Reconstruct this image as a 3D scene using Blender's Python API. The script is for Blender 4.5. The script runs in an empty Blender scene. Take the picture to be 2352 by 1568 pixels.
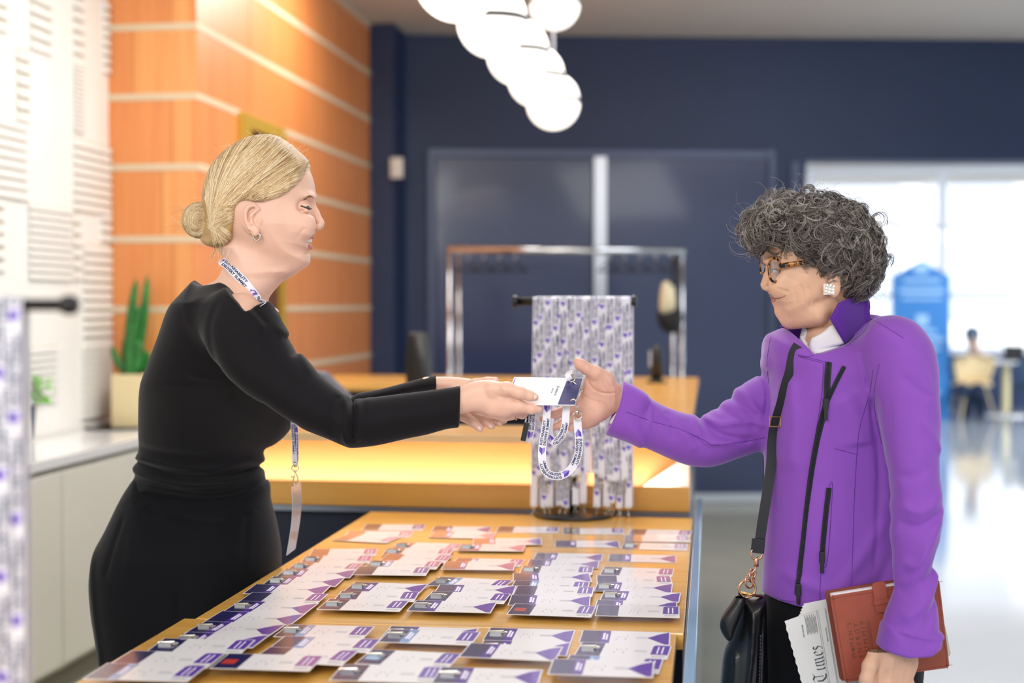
import bpy, math, random
import numpy as np
from mathutils import Vector, Matrix, noise
from mathutils.bvhtree import BVHTree
random.seed(7); rng = np.random.default_rng(7)
sc = bpy.context.scene
C = sc.collection
PI = math.pi
# ---------------------------------------------------------------- camera, world, light, exposure
FPX = 3267.0; CX = 1176.0; CY = 784.0
CAM = np.array([0.0, 0.0, 1.46]); YAW = math.radians(7.9); PITCH = math.radians(-1.47)
cam = bpy.data.cameras.new('camera'); cam_o = bpy.data.objects.new('camera', cam); C.objects.link(cam_o)
cam_o.location = CAM; cam_o.rotation_euler = (PI/2+PITCH, 0, YAW)
cam.sensor_width = 36.0; cam.lens = 36.0*FPX/2352.0; cam.clip_end = 200
cam.dof.use_dof = True; cam.dof.focus_distance = 2.62; cam.dof.aperture_fstop = 2.2
sc.camera = cam_o
sc.view_settings.view_transform = 'Standard'; sc.view_settings.look = 'None'
sc.view_settings.gamma = 1.0; sc.view_settings.use_curve_mapping = False
sc.view_settings.exposure = 0.32
sc.cycles.max_bounces = 6; sc.cycles.diffuse_bounces = 3; sc.cycles.glossy_bounces = 3
sc.cycles.transmission_bounces = 4; sc.cycles.transparent_max_bounces = 6; sc.cycles.caustics_reflective = False
sc.cycles.caustics_refractive = False; sc.cycles.sample_clamp_indirect = 4.0
try: sc.cycles.use_denoising = True
except Exception: pass
w = bpy.data.worlds.new('daylight'); sc.world = w; w.use_nodes = True
bg = w.node_tree.nodes['Background']; bg.inputs[0].default_value = (0.86, 0.92, 1.0, 1); bg.inputs[1].default_value = 0.95
def Rz(a): return np.array([[math.cos(a), -math.sin(a), 0], [math.sin(a), math.cos(a), 0], [0, 0, 1]])
RC = Rz(YAW) @ np.array([[1, 0, 0], [0, math.cos(PI/2+PITCH), -math.sin(PI/2+PITCH)], [0, math.sin(PI/2+PITCH), math.cos(PI/2+PITCH)]])
def c2w(p):      # camera frame (right, up, depth) to the room
    p = np.asarray(p, float); q = p*np.array([1, 1, -1.0]); return q @ RC.T + CAM
def cc(px, py, d): return np.array([(px-CX)/FPX*d, (CY-py)/FPX*d, d])
def P(px, py, d): return c2w(cc(px, py, d))
def hit(px, py, axis, val):
    r = c2w(cc(px, py, 1.0))-CAM; t = (val-CAM[axis])/r[axis]; return CAM+r*t
def area(name, loc, target, size, power, col=(1, 1, 1), size_y=None):
    l = bpy.data.lights.new(name, 'AREA'); l.energy = power; l.color = col; l.size = size
    if size_y: l.shape = 'RECTANGLE'; l.size_y = size_y
    o = bpy.data.objects.new(name, l); C.objects.link(o); o.location = loc
    o.rotation_euler = (Vector(target)-Vector(loc)).to_track_quat('-Z', 'Y').to_euler(); return o
CEIL = 3.42
area('added_key_light', (-0.9, -0.6, 3.35), (-0.3, 2.8, 1.0), 2.6, 118, (1, .97, .93))  # added key lamp behind the camera, no real fitting
area('added_fill_right', (2.2, 1.2, 3.35), (0.4, 2.6, 1.0), 1.8, 45, (1, .98, .95))  # invented fill from the right, out of view
area('added_fill_back', (-0.6, 5.6, 3.36), (-0.4, 5.4, 0), 2.2, 80, (1, .96, .9))  # added fill over the desk, stands for no actual fitting
area('added_fill_rear', (-0.3, 3.6, 3.36), (-0.4, 2.8, 0.9), 1.2, 30, (.93, .93, 1.0))  # added cool fill above the badge table, no fitting there
area('added_wash_left', (-1.75, 7.6, 3.3), (-2.6, 7.3, 1.8), .8, 20, (1, .97, .93), .8)  # unseen lamp added to wash the upper orange wall with glare
area('added_wash_white', (-1.7, 4.6, 3.3), (-2.75, 5.4, 1.4), 1.6, 5, (1, .98, .95), .5)  # unseen lamp added to brighten the relief wall
area('added_fill_lobby', (5.5, 15.0, 3.3), (4.0, 15.0, 0), 5.0, 620, (.85, .92, 1.0))  # large added fill that keeps the lobby bright
area('added_fill_passage', (1.2, 8.0, 3.36), (1.0, 8.6, 0), 1.6, 45, (.93, .95, 1))  # added fill for the passage floor and navy doors
sun = bpy.data.lights.new('sun', 'SUN'); sun.energy = 4.5; sun.angle = .02; sun.color = (1, .98, .95)
suno = bpy.data.objects.new('sun', sun); C.objects.link(suno); suno.location = (0, 0, 20)
suno.rotation_euler = (math.radians(50), 0, math.radians(-12))
# ---------------------------------------------------------------- helpers
def lin(c):
    if isinstance(c, str):
        c = c.lstrip('#'); c = [int(c[i:i+2], 16)/255 for i in (0, 2, 4)]
    return tuple(x/12.92 if x <= .04045 else ((x+.055)/1.055)**2.4 for x in c)
MATS = {}
def mat(name, col, rough=.5, metal=0.0, bump=0.0, bscale=200.0, var=0.0, vscale=8.0, coat=0.0, emit=0.0, spec=.5, sheen=0.0, sss=0.0, stretch=None, alpha=1.0, trans=0.0, bdist=.002):
    m = bpy.data.materials.new(name); m.use_nodes = True; nt = m.node_tree; b = nt.nodes['Principled BSDF']
    c = lin(col); b.inputs['Base Color'].default_value = (*c, 1); b.inputs['Roughness'].default_value = rough
    b.inputs['Metallic'].default_value = metal; b.inputs['Specular IOR Level'].default_value = spec
    b.inputs['Coat Weight'].default_value = coat; b.inputs['Coat Roughness'].default_value = .08
    if sheen: b.inputs['Sheen Weight'].default_value = sheen; b.inputs['Sheen Roughness'].default_value = .4
    if sss:
        b.inputs['Subsurface Weight'].default_value = sss; b.inputs['Subsurface Radius'].default_value = (1, .35, .2); b.inputs['Subsurface Scale'].default_value = .006
    if emit: b.inputs['Emission Color'].default_value = (*c, 1); b.inputs['Emission Strength'].default_value = emit
    if alpha < 1: b.inputs['Alpha'].default_value = alpha
    if trans: b.inputs['Transmission Weight'].default_value = trans
    tc = nt.nodes.new('ShaderNodeTexCoord'); src = tc.outputs['Object']
    if stretch:
        mp = nt.nodes.new('ShaderNodeMapping'); mp.inputs['Scale'].default_value = stretch; nt.links.new(src, mp.inputs[0]); src = mp.outputs[0]
    if var:
        n = nt.nodes.new('ShaderNodeTexNoise'); n.inputs['Scale'].default_value = vscale; n.inputs['Detail'].default_value = 5; nt.links.new(src, n.inputs[0])
        r = nt.nodes.new('ShaderNodeValToRGB'); r.color_ramp.elements[0].position = .3; r.color_ramp.elements[1].position = .7
        r.color_ramp.elements[0].color = (*[x*(1-var) for x in c], 1); r.color_ramp.elements[1].color = (*[min(1, x*(1+var)) for x in c], 1)
        nt.links.new(n.outputs['Fac'], r.inputs[0]); nt.links.new(r.outputs[0], b.inputs['Base Color'])
    if bump:
        n = nt.nodes.new('ShaderNodeTexNoise'); n.inputs['Scale'].default_value = bscale; n.inputs['Detail'].default_value = 3; nt.links.new(src, n.inputs[0])
        bp = nt.nodes.new('ShaderNodeBump'); bp.inputs['Strength'].default_value = bump; bp.inputs['Distance'].default_value = bdist
        nt.links.new(n.outputs['Fac'], bp.inputs['Height']); nt.links.new(bp.outputs[0], b.inputs['Normal'])
    MATS[name] = m; return m
def tag(o, label=None, cat=None, group=None, kind=None):
    if label: o['label'] = label
    if cat: o['category'] = cat
    if group: o['group'] = group
    if kind: o['kind'] = kind
    return o
def empty(name, loc=(0, 0, 0), rz=0):
    o = bpy.data.objects.new(name, None); C.objects.link(o); o.location = tuple(loc); o.rotation_euler = (0, 0, rz); o.empty_display_size = .05
    return o
def worg(o):      # origin of an object in the room, parents included
    p = np.zeros(3)
    while o is not None: p = p+np.array(o.location); o = o.parent
    return p
class MB:
    def __init__(s): s.v = []; s.f = []; s.m = []; s.n = 0
    def add(s, v, f, m=0):
        v = np.asarray(v, float).reshape(-1, 3); s.v.append(v)
        s.f += [tuple(int(i)+s.n for i in q) for q in f]; s.m += ([m]*len(f) if np.isscalar(m) else list(m)); s.n += len(v); return s
    def box(s, a, b, m=0, M=None):
        a = np.minimum(a, b).astype(float) if False else np.array(a, float); b = np.array(b, float)
        lo = np.minimum(a, b); hi = np.maximum(a, b)
        v = np.array([[x, y, z] for x in (lo[0], hi[0]) for y in (lo[1], hi[1]) for z in (lo[2], hi[2])])
        if M is not None: v = np.array([list(Matrix(M) @ Vector(p)) for p in v])
        return s.add(v, [(0, 1, 3, 2), (4, 6, 7, 5), (0, 4, 5, 1), (2, 3, 7, 6), (0, 2, 6, 4), (1, 5, 7, 3)], m)
    def tube(s, path, r, n=10, m=0, closed=False, flat=1.0, caps=True):
        path = np.asarray(path, float); k = len(path); r = np.broadcast_to(np.asarray(r, float), (k,))
        if closed: T = np.roll(path, -1, 0)-np.roll(path, 1, 0)
        else: T = np.gradient(path, axis=0)
        T /= np.linalg.norm(T, axis=1)[:, None]+1e-12
        up = np.array([0, 0, 1.0]) if abs(T[0][2]) < .9 else np.array([1.0, 0, 0])
        N = np.cross(T[0], up); N /= np.linalg.norm(N); vs = []
        for i in range(k):
            N = N-T[i]*np.dot(N, T[i]); N /= np.linalg.norm(N)+1e-12; B = np.cross(T[i], N)
            a = np.arange(n)*2*PI/n
            vs.append(path[i]+r[i]*(np.cos(a)[:, None]*N+flat*np.sin(a)[:, None]*B))
        f = []
        for i in range(k if closed else k-1):
            j = (i+1) % k
            for q in range(n): f.append((i*n+q, i*n+(q+1) % n, j*n+(q+1) % n, j*n+q))
        if not closed and caps: f += [tuple(range(n))[::-1], tuple(range((k-1)*n, k*n))]
        return s.add(np.concatenate(vs), f, m)
    def cyl(s, a, b, r, n=20, m=0): return s.tube([a, b], r, n, m)
    def lathe(s, c, prof, n=28, m=0, axis=2):
        vs = []; k = len(prof)
        for (r, z) in prof:
            a = np.arange(n)*2*PI/n; q = np.stack([r*np.cos(a), r*np.sin(a), np.full(n, z)], 1)
            if axis == 0: q = q[:, [2, 0, 1]]
            if axis == 1: q = q[:, [0, 2, 1]]
            vs.append(q+np.array(c))
        f = [(i*n+q, i*n+(q+1) % n, (i+1)*n+(q+1) % n, (i+1)*n+q) for i in range(k-1) for q in range(n)]
        f += [tuple(range(n))[::-1], tuple(range((k-1)*n, k*n))]
        return s.add(np.concatenate(vs), f, m)
    def sphere(s, c, r, n=20, m=0, sc=(1, 1, 1)):
        vs = []; k = n//2
        prof = [(math.sin(PI*i/k), math.cos(PI*i/k)) for i in range(k+1)]
        a = np.arange(n)*2*PI/n
        for (q, z) in prof: vs.append(np.stack([q*np.cos(a)*sc[0], q*np.sin(a)*sc[1], np.full(n, z*sc[2])], 1)*r+np.array(c))
        f = [(i*n+q, (i+1)*n+q, (i+1)*n+(q+1) % n, i*n+(q+1) % n) for i in range(k) for q in range(n)]
        return s.add(np.concatenate(vs), f, m)
    def prism(s, pts, h0, h1, m=0, M=None):      # pts 2D outline, extruded from h0 to h1 along local z
        k = len(pts); v = [(x, y, h0) for x, y in pts]+[(x, y, h1) for x, y in pts]
        if M is not None: v = [list(Matrix(M) @ Vector(p)) for p in v]
        f = [tuple(range(k))[::-1], tuple(range(k, 2*k))]+[(i, (i+1) % k, k+(i+1) % k, k+i) for i in range(k)]
        return s.add(v, f, m)
    def mesh(s, name, mats, smooth=False):
        me = bpy.data.meshes.new(name); v = np.concatenate(s.v)
        me.from_pydata(v.tolist(), [], s.f)
        for q in (mats if isinstance(mats, (list, tuple)) else [mats]): me.materials.append(q)
        me.polygons.foreach_set('material_index', s.m)
        if smooth: me.polygons.foreach_set('use_smooth', [True]*len(s.f))
        me.update(); return me
    def build(s, name, mats, parent=None, smooth=False, bevel=0, loc=None):
        if loc is not None: s.v = [q-np.array(loc) for q in s.v]
        elif parent is not None: s.v = [q-worg(parent) for q in s.v]
        o = bpy.data.objects.new(name, s.mesh(name, mats, smooth)); C.objects.link(o)
        if parent is not None: o.parent = parent
        if loc is not None: o.location = tuple(loc)
        if bevel:
            md = o.modifiers.new('bevel', 'BEVEL'); md.width = bevel; md.segments = 2; md.limit_method = 'ANGLE'
        return o
def copy_tree(o, parent=None):
    c = o.copy(); C.objects.link(c)
    if parent is not None: c.parent = parent
    for ch in o.children: copy_tree(ch, c)
    return c
def struct(o): o['kind'] = 'structure'; return o
def crom(pts, n=8, closed=False):        # smooth curve through points
    p = np.asarray(pts, float); k = len(p); out = []
    rngk = range(k) if closed else range(k-1)
    for i in rngk:
        if closed: a, b, c, d = p[(i-1) % k], p[i], p[(i+1) % k], p[(i+2) % k]
        else: a, b, c, d = p[max(i-1, 0)], p[i], p[i+1], p[min(i+2, k-1)]
        for j in range(n):
            t = j/n; out.append(.5*((2*b)+(-a+c)*t+(2*a-5*b+4*c-d)*t*t+(-a+3*b-3*c+d)*t**3))
    if not closed: out.append(p[-1])
    return np.array(out)
def wood(name, c0, c1, rough, sx, coat=.0, scale=3.0, cr=.12):
    m = bpy.data.materials.new(name); m.use_nodes = True; nt = m.node_tree; b = nt.nodes['Principled BSDF']
    b.inputs['Roughness'].default_value = rough; b.inputs['Coat Weight'].default_value = coat; b.inputs['Coat Roughness'].default_value = cr
    tc = nt.nodes.new('ShaderNodeTexCoord'); mp = nt.nodes.new('ShaderNodeMapping'); mp.inputs['Scale'].default_value = sx
    nt.links.new(tc.outputs['Object'], mp.inputs[0])
    n = nt.nodes.new('ShaderNodeTexNoise'); n.inputs['Scale'].default_value = scale; n.inputs['Detail'].default_value = 7; n.inputs['Distortion'].default_value = .4
    nt.links.new(mp.outputs[0], n.inputs[0])
    r = nt.nodes.new('ShaderNodeValToRGB'); r.color_ramp.elements[0].position = .32; r.color_ramp.elements[1].position = .68
    r.color_ramp.elements[0].color = (*lin(c0), 1); r.color_ramp.elements[1].color = (*lin(c1), 1)
    nt.links.new(n.outputs['Fac'], r.inputs[0]); nt.links.new(r.outputs[0], b.inputs['Base Color'])
    bp = nt.nodes.new('ShaderNodeBump'); bp.inputs['Strength'].default_value = .12; bp.inputs['Distance'].default_value = .001
    nt.links.new(n.outputs['Fac'], bp.inputs['Height']); nt.links.new(bp.outputs[0], b.inputs['Normal'])
    MATS[name] = m; return m
# ---------------------------------------------------------------- materials of the place
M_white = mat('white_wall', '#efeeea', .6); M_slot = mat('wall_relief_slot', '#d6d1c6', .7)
M_orange = wood('orange_wood_panel', '#de8340', '#e8934c', .38, (9, 9, .35), coat=.8, cr=.55)
M_orange2 = wood('orange_wood_panel_pale', '#e6934a', '#eea55c', .38, (9, 9, .35), coat=.8, cr=.55)
M_reveal = mat('pale_reveal_strip', '#dcc6a6', .5)
M_seam = mat('panel_seam', '#b46420', .6)
M_navy = mat('navy_wall_paint', '#1f3154', .55, var=.08, vscale=1.5)
M_navyg = mat('navy_glossy_door', '#182c5a', .3, var=.1, vscale=2, coat=.4)
M_steel = mat('brushed_steel', '#b9bcc2', .28, 1.0)
M_chrome = mat('chrome', '#d8dade', .12, 1.0)
M_gold = mat('gold_metal', '#d9b06a', .22, 1.0)
M_nickel = mat('nickel', '#cfc6b4', .2, 1.0)
M_ceil = mat('ceiling_plaster', '#d9d1c6', .8)
M_floor = mat('polished_floor', '#a9ab9c', .22, var=.05, vscale=3, coat=.3)
M_floor2 = mat('pale_lobby_floor', '#dfe6ee', .1, var=.03, vscale=2, coat=.6)
M_black = mat('black_metal', '#0c0c0d', .35); M_rubber = mat('black_plastic', '#141416', .5)
M_desk = wood('honey_oak_desk', '#d79a45', '#e3ab55', .32, (.5, 8, 8), coat=.35)
M_table = wood('honey_oak_table', '#d9a048', '#e8b55c', .26, (.6, 14, 8), coat=.55)
M_edge = mat('pale_desk_edge', '#e2c290', .5); M_alu = mat('aluminium_edge', '#9aa3b4', .3, .8)
M_bluepanel = mat('pale_blue_glass_edge', '#a9cbee', .12, coat=1.0)
M_navydark = mat('navy_desk_panel', '#131d38', .5)
M_cab = mat('cabinet_white', '#e3e0d6', .45); M_kick = mat('kickboard_grey', '#8d8778', .6)
M_ctop = mat('white_countertop', '#eeeef0', .2, coat=.5)
M_lamp = mat('opal_glass_lamp', '#fffaf2', .3, emit=1.35)
M_led = mat('led_strip', '#fff6e8', .5, emit=26.0)
# ---------------------------------------------------------------- room shell
def wall_poly(name, pts_a, pts_b, z0, z1, thick, m):     # vertical slab between two floor points
    a = np.array(pts_a[:2]); b = np.array(pts_b[:2]); d = (b-a)/np.linalg.norm(b-a); n = np.array([-d[1], d[0]])
    q = [a, b, b+n*thick, a+n*thick]; o = MB().prism([(p[0], p[1]) for p in q], z0, z1).build(name, m); return struct(o)
fl = struct(MB().box((-3.2, -7, -.1), (.62, 11.5, 0)).build('floor', M_floor))
fl2 = struct(MB().box((.62, -7, -.1), (16, 24, 0)).box((-3.2, 11.5, -.1), (.62, 24, 0)).build('floor_lobby', M_floor2))
struct(MB().box((-3.2, -7, CEIL), (16, 24, CEIL+.25)).build('ceiling', M_ceil))
XW, XO = -2.78, -2.35
wl = MB().box((XW-.2, -7, 0), (XW, 6.36, CEIL))
YF = 6.34
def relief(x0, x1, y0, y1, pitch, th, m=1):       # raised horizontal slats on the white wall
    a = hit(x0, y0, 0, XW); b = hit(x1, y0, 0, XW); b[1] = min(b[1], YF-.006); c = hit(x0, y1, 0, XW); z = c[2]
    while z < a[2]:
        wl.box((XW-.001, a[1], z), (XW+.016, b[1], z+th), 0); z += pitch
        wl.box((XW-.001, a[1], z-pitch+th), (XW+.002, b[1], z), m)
for (x0, x1, y0, y1, p_, th) in [(-30, 14, -40, 60, .05, .03), (35, 66, 105, 275, .05, .03), (66, 116, -40, 110, .05, .03), (165, 190, -30, 145, .05, .03), (-40, 60, 270, 445, .04, .028),
        (235, 276, 10, 165, .042, .026), (165, 252, 315, 480, .04, .026), (62, 160, 462, 640, .032, .022), (162, 184, 500, 640, .05, .03), (230, 272, 490, 552, .045, .028),
        (188, 272, 565, 795, .042, .028), (60, 130, 810, 930, .03, .022), (-40, 8, 455, 620, .05, .03), (165, 190, 145, 300, .02, .014), (186, 270, 805, 960, .03, .022)]:
    relief(x0, x1, y0, y1, p_, th)
# large leaning plain facet panels of the relief
def facet(pts, h):
    q = [hit(x, y, 0, XW) for x, y in pts]; k = len(q)
    v = [p for p in q]+[p+np.array([h, 0, 0]) for p in q]
    wl.add(v, [tuple(range(k, 2*k)), ]+[(i, (i+1) % k, k+(i+1) % k, k+i) for i in range(k)], 0)
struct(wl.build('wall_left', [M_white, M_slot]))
# orange panelled block
ob = MB().box((XW-.2, YF, 0), (XO, 9.72, CEIL))
lines = [hit(837, y, 0, XO)[2] for y in (161, 269, 377, 486, 598, 707, 817, 925)]
lines = [lines[0]+.33*2, lines[0]+.33]+lines
for z in lines:
    ob.box((XW-.2, YF-.004, z-.016), (XO+.004, 9.73, z+.016), 1)
for y, za, zb in [(7.1, 0, CEIL), (8.0, 0, CEIL), (8.9, 0, CEIL)]:
    ob.box((XO-.01, y-.002, za), (XO+.001, y+.002, zb), 2)
zs = sorted(lines)
for i in range(len(zs)-1):
    x = [-2.47, -2.66, -2.47, -2.52][i % 4]
    ob.box((x-.002, YF-.0012, zs[i]), (x+.002, YF, zs[i+1]), 2)
    ob.box((x+.002, YF-.001, zs[i]+.016), (XO-.001 if i % 2 else x+.09, YF, zs[i+1]-.016), 3)
struct(ob.build('wall_orange_panelled', [M_orange, M_reveal, M_seam, M_orange2]))
# gold framed recess in the orange wall
ya = hit(545, 265, 0, XO)[1]; yb = hit(642, 300, 0, XO)[1]; zt = hit(560, 262, 0, XO)[2]
fr = MB()
fr.box((XO-.02, ya, .0), (XO+.03, ya+.14, zt-.07)).box((XO-.02, yb-.05, .0), (XO+.03, yb+.02, zt-.07)).box((XO-.02, ya, zt-.07), (XO+.03, yb+.02, zt))
M_brass = mat('brass_paint', '#caa23e', .4, .3); M_brown = mat('dark_brown_recess', '#5a2c0c', .6)
struct(fr.build('door_1_frame', M_brass))
struct(MB().box((XO-.01, ya+.14, 0), (XO+.006, yb-.05, zt-.07)).build('door_1', M_brown))
# navy column and back wall
a = hit(838, 700, 1, 9.74); b = hit(905, 700, 1, 9.74)
struct(MB().box((XO-.3, 9.74, 0), (b[0], 11.2, CEIL)).build('wall_column_navy', M_navy))
sw = P(913, 386, 10.0)
A = P(930, 700, 10.35); B = P(1850, 700, 10.5); D_ = B-A; D_[2] = 0; L = np.linalg.norm(D_); D_ /= L
wall_poly('wall_back', A, B, 0, CEIL, .3, M_navy)
hz = P(1900, 367, 10.5)[2]
E = B+D_*6
wall_poly('wall_back_header', B, E, hz, CEIL, .3, M_navy)
wall_poly('wall_right_far', E, E+D_*.3, 0, hz, .3, M_navy)
nrm = np.array([-D_[1], D_[0], 0]); fwd = -nrm
def onwall(px, py, off=0.0):
    r = c2w(cc(px, py, 1.0))-CAM; t = np.dot(A-CAM, nrm)/np.dot(r, nrm); return CAM+r*t+fwd*off
def wbox(mb, x0, x1, y0, y1, t0, t1, m=0):      # box lying on the back wall between two picture columns and rows
    p0 = onwall(x0, y1); p1 = onwall(x1, y1); zt = onwall(x0, y0)[2]; zb = max(0.0, p0[2])
    q = [p0[:2]+fwd[:2]*t1, p1[:2]+fwd[:2]*t1, p1[:2]+fwd[:2]*t0, p0[:2]+fwd[:2]*t0]
    mb.prism([tuple(k) for k in q], zb, zt, m)
struct_door = []
for nm, x0, x1 in (('door_2', 1002, 1360), ('door_3', 1392, 1758)):
    mb = MB(); wbox(mb, x0, x1, 362, 1150, .0, .02); struct(mb.build(nm, M_navyg, bevel=.003))
mb = MB(); wbox(mb, 985, 999, 345, 1150, 0, .045); wbox(mb, 985, 1775, 343, 360, 0, .035); wbox(mb, 1760, 1774, 345, 1150, 0, .045); wbox(mb, 1812, 1830, 372, 1150, 0, .03)
M_frameblue = mat('blue_grey_frame', '#4b5570', .4, .3); struct(mb.build('trim_1_door_frame', M_frameblue))
mb = MB(); wbox(mb, 1362, 1390, 362, 1150, 0, .06); struct(mb.build('trim_2_steel_post', M_steel))
mb = MB(); wbox(mb, 930, 1850, 1137, 1158, .0, .03); struct(mb.build('baseboard_back', mat('baseboard_pale', '#c9d8e6', .3)))
o = MB(); q = hit(905, 386, 1, 9.74)
sp = P(913, 386, 9.82)
mb = MB().box(sp+[-.045, -.03, -.07], sp+[.04, 0, .07]).build('wall_switch', mat('switch_white', '#e4e2dc', .5), bevel=.004, loc=sp)
tag(mb, 'small white switch plate on the navy column beside the orange wall', 'wall switch')
mb = MB().box((-.025, -.012, -.05), (.025, 0, .05)).build('rocker', MATS['switch_white'], mb, bevel=.002); mb.location = (0, -.03, 0)
rc = mb.data
for v in rc.vertices: v.co += Vector(sp)
# lobby beyond: far window wall, facade outside
YL = 21.0
WN = MB(); z0w = .75
XL = 2.6; XR = 13.0
struct(MB().box((XL-3, YL, 0), (XR, YL+.2, z0w)).build('wall_lobby_sill', mat('navy_sill', '#2d4168', .6)))
for k in range(8):
    x = XL-3+k*1.85; WN.box((x-.05, YL, z0w), (x+.05, YL+.14, CEIL))
for z in (z0w, 1.55, 2.55, CEIL-.08): WN.box((XL-3, YL+.02, z), (XR, YL+.12, z+.09))
struct(WN.build('window_1_frame', mat('white_window_frame', '#f4f6fa', .4)))
struct(MB().box((XL-3, YL+.06, z0w), (XR, YL+.065, CEIL)).build('window_1_glass', mat('window_glass', '#ffffff', .0, trans=1.0, alpha=.12)))
FC = MB().box((-6, 32, -2), (28, 32.5, 14), 0)
M_fpane = mat('facade_pane', '#c3cddd', .4)
for i in range(14):
    for j in range(6): FC.box((-5+i*2.4, 31.9, -1+j*2.2), (-3.1+i*2.4, 31.99, .6+j*2.2), 1)
f_ = FC.build('exterior_facade', [mat('facade_white', '#ffffff', .7), M_fpane]); struct(f_)
struct(MB().box((-20, 24, -.4), (40, 60, -.3)).build('ground_outside', mat('pale_paving', '#d9dbdc', .8)))
# ---------------------------------------------------------------- furniture
TZ = .91
def Z(px, py, z=TZ): return hit(px, py, 2, z)
def Yat(px, py, y): return hit(px, py, 1, y)
YT = Z(1200, 1181)[1]                       # far edge of the badge table
xl1 = Z(845, 1178)[0]; xl2 = Z(444, 1422)[0]; XTL = (xl1+xl2)/2; XTR = (Z(1592, 1190)[0]+Z(1568, 1470)[0])/2
YM = Z(1000, 1437)[1]                       # joint between the two tables
def make_table(name, x0, x1, y0, y1, label):
    t = empty(name, ((x0+x1)/2, (y0+y1)/2, 0)); tag(t, label, 'table', 'badge tables')
    MB().box((x0, y0, TZ-.028), (x1, y1, TZ)).build('tabletop', M_table, t, bevel=.002)
    MB().box((x0+.04, y0+.04, TZ-.1), (x1-.03, y1-.04, TZ-.028)).build('apron', M_navydark, t)
    for x in (x0+.07, x1-.08):
        for y in (y0+.08, y1-.08): MB().cyl((x, y, 0), (x, y, TZ-.1), .022, 16).build('leg', M_black, t)
    return t
make_table('badge_table', XTL, XTR, YM, YT-.004, 'oak badge table nearer the lanyard rack, butted against the reception desk')
make_table('badge_table', XTL-.02, XTR-.012, .75, YM-.002, 'oak badge table closest to the camera, joined end to end with the other')
pn = MB().box((XTR+.004, .7, 0), (XTR+.022, YT+.4, TZ-.004)).build('side_panel_glass', M_bluepanel, None, bevel=.002)
tag(pn, 'pale blue glossy edge panel running along the right side of the badge tables', 'panel')
# reception desk
YD = YT+.1
yb_ = Yat(1100, 1167, YD)[2]; ybt = Yat(1100, 1121, YD)[2]; yt0 = Yat(1100, 1016, YD)[2]; yt1 = Yat(1100, 998, YD)[2]
XDL, XDR = -1.32, Yat(1584, 1100, YD)[0]
DT = yt1
desk = empty('reception_desk', ((XDL+XDR)/2, YD+.6, 0)); tag(desk, 'long oak reception desk with a glowing strip under its raised counter', 'reception desk')
YB2 = Z(1000, 862, DT)[1]; YB1 = YB2-.8
MB().box((XDL, YD, yb_), (XDR, YD+.5, ybt)).build('lower_ledge', M_desk, desk, bevel=.002)
MB().box((XDL, YD+.1, ybt), (XDR, YD+.13, yt0)).build('glowing_front_panel', wood('pale_oak_panel', '#d4a262', '#dfb072', .4, (.5, 8, 8)), desk)
MB().box((XDL, YD+.045, ybt), (XDR-.04, YD+.058, ybt+.004)).build('led_strip', M_led, desk)
MB().box((XDL, YD, ybt), (XDR, YD+.012, ybt+.012)).build('ledge_lip', M_desk, desk)
MB().box((XDL, YD-.002, yb_-.016), (XDR, YD+.02, yb_-.001)).build('aluminium_trim', M_alu, desk)
MB().box((XDL, YD+.03, .08), (XDR-.02, YD+.06, yb_-.016)).build('navy_kick_panel', M_navydark, desk)
MB().box((XDL, YD-.01, yt0), (XDR, YD+.3, yt1)).build('raised_counter', M_desk, desk, bevel=.003)
MB().box((XDL, YD-.014, yt0), (XDR, YD-.0105, yt1)).build('counter_edge_band', M_edge, desk)
XI = Z(1442, 900, DT)[0]
MB().box((XDR-.36, YD+.3, DT-.03), (XDR, YB2, DT)).box((-1.85, YB1, DT-.03), (XDR-.36, YB2, DT)).build('counter_return', M_desk, desk, bevel=.003)
MB().box((XDR-.3, YD+.35, 0), (XDR-.02, YB2-.02, DT-.03)).box((-1.85, YB2-.1, 0), (XDR-.3, YB2-.02, DT-.03)).build('desk_body', M_navydark, desk)
MB().box((-1.5, YD+.31, .74), (XDR-.37, YD+.9, .77)).build('work_surface', M_desk, desk)
MB().prism([(XDR-.13, ybt+.001), (XDR-.002, ybt+.001), (XDR-.002, yt0-.03)], 0, .012, M=Matrix.Translation((0, YD+.09, 0)) @ Matrix.Rotation(PI/2, 4, 'X')).build('end_wedge', mat('wedge_white', '#f4f0ea', .4), desk)  # white wedge added to copy a bright triangle at the desk end
# side cabinet along the white wall
cz = .90
p = hit(325, 1004, 2, cz); q = hit(60, 1066, 2, cz); XC = (p[0]+q[0])/2
cab = empty('side_cabinet', (XC-.2, 4.5, 0)); tag(cab, 'low white side cabinet running along the relief wall', 'cabinet')
MB().box((XW+.02, 1.2, cz-.04), (XC, YF-.005, cz)).build('countertop', M_ctop, cab, bevel=.003)
MB().box((XW+.03, 1.2, .1), (XC-.02, YF-.01, cz-.055)).build('body', M_cab, cab)
for k in range(4): MB().box((XC-.019, 1.25+k*1.25, .12), (XC-.003, 1.25+k*1.25+1.24, cz-.062)).build('door', M_cab, cab, bevel=.002)
MB().box((XW+.03, 1.2, 0), (XC-.06, YF-.01, .1)).build('kickboard', M_kick, cab)
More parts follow.
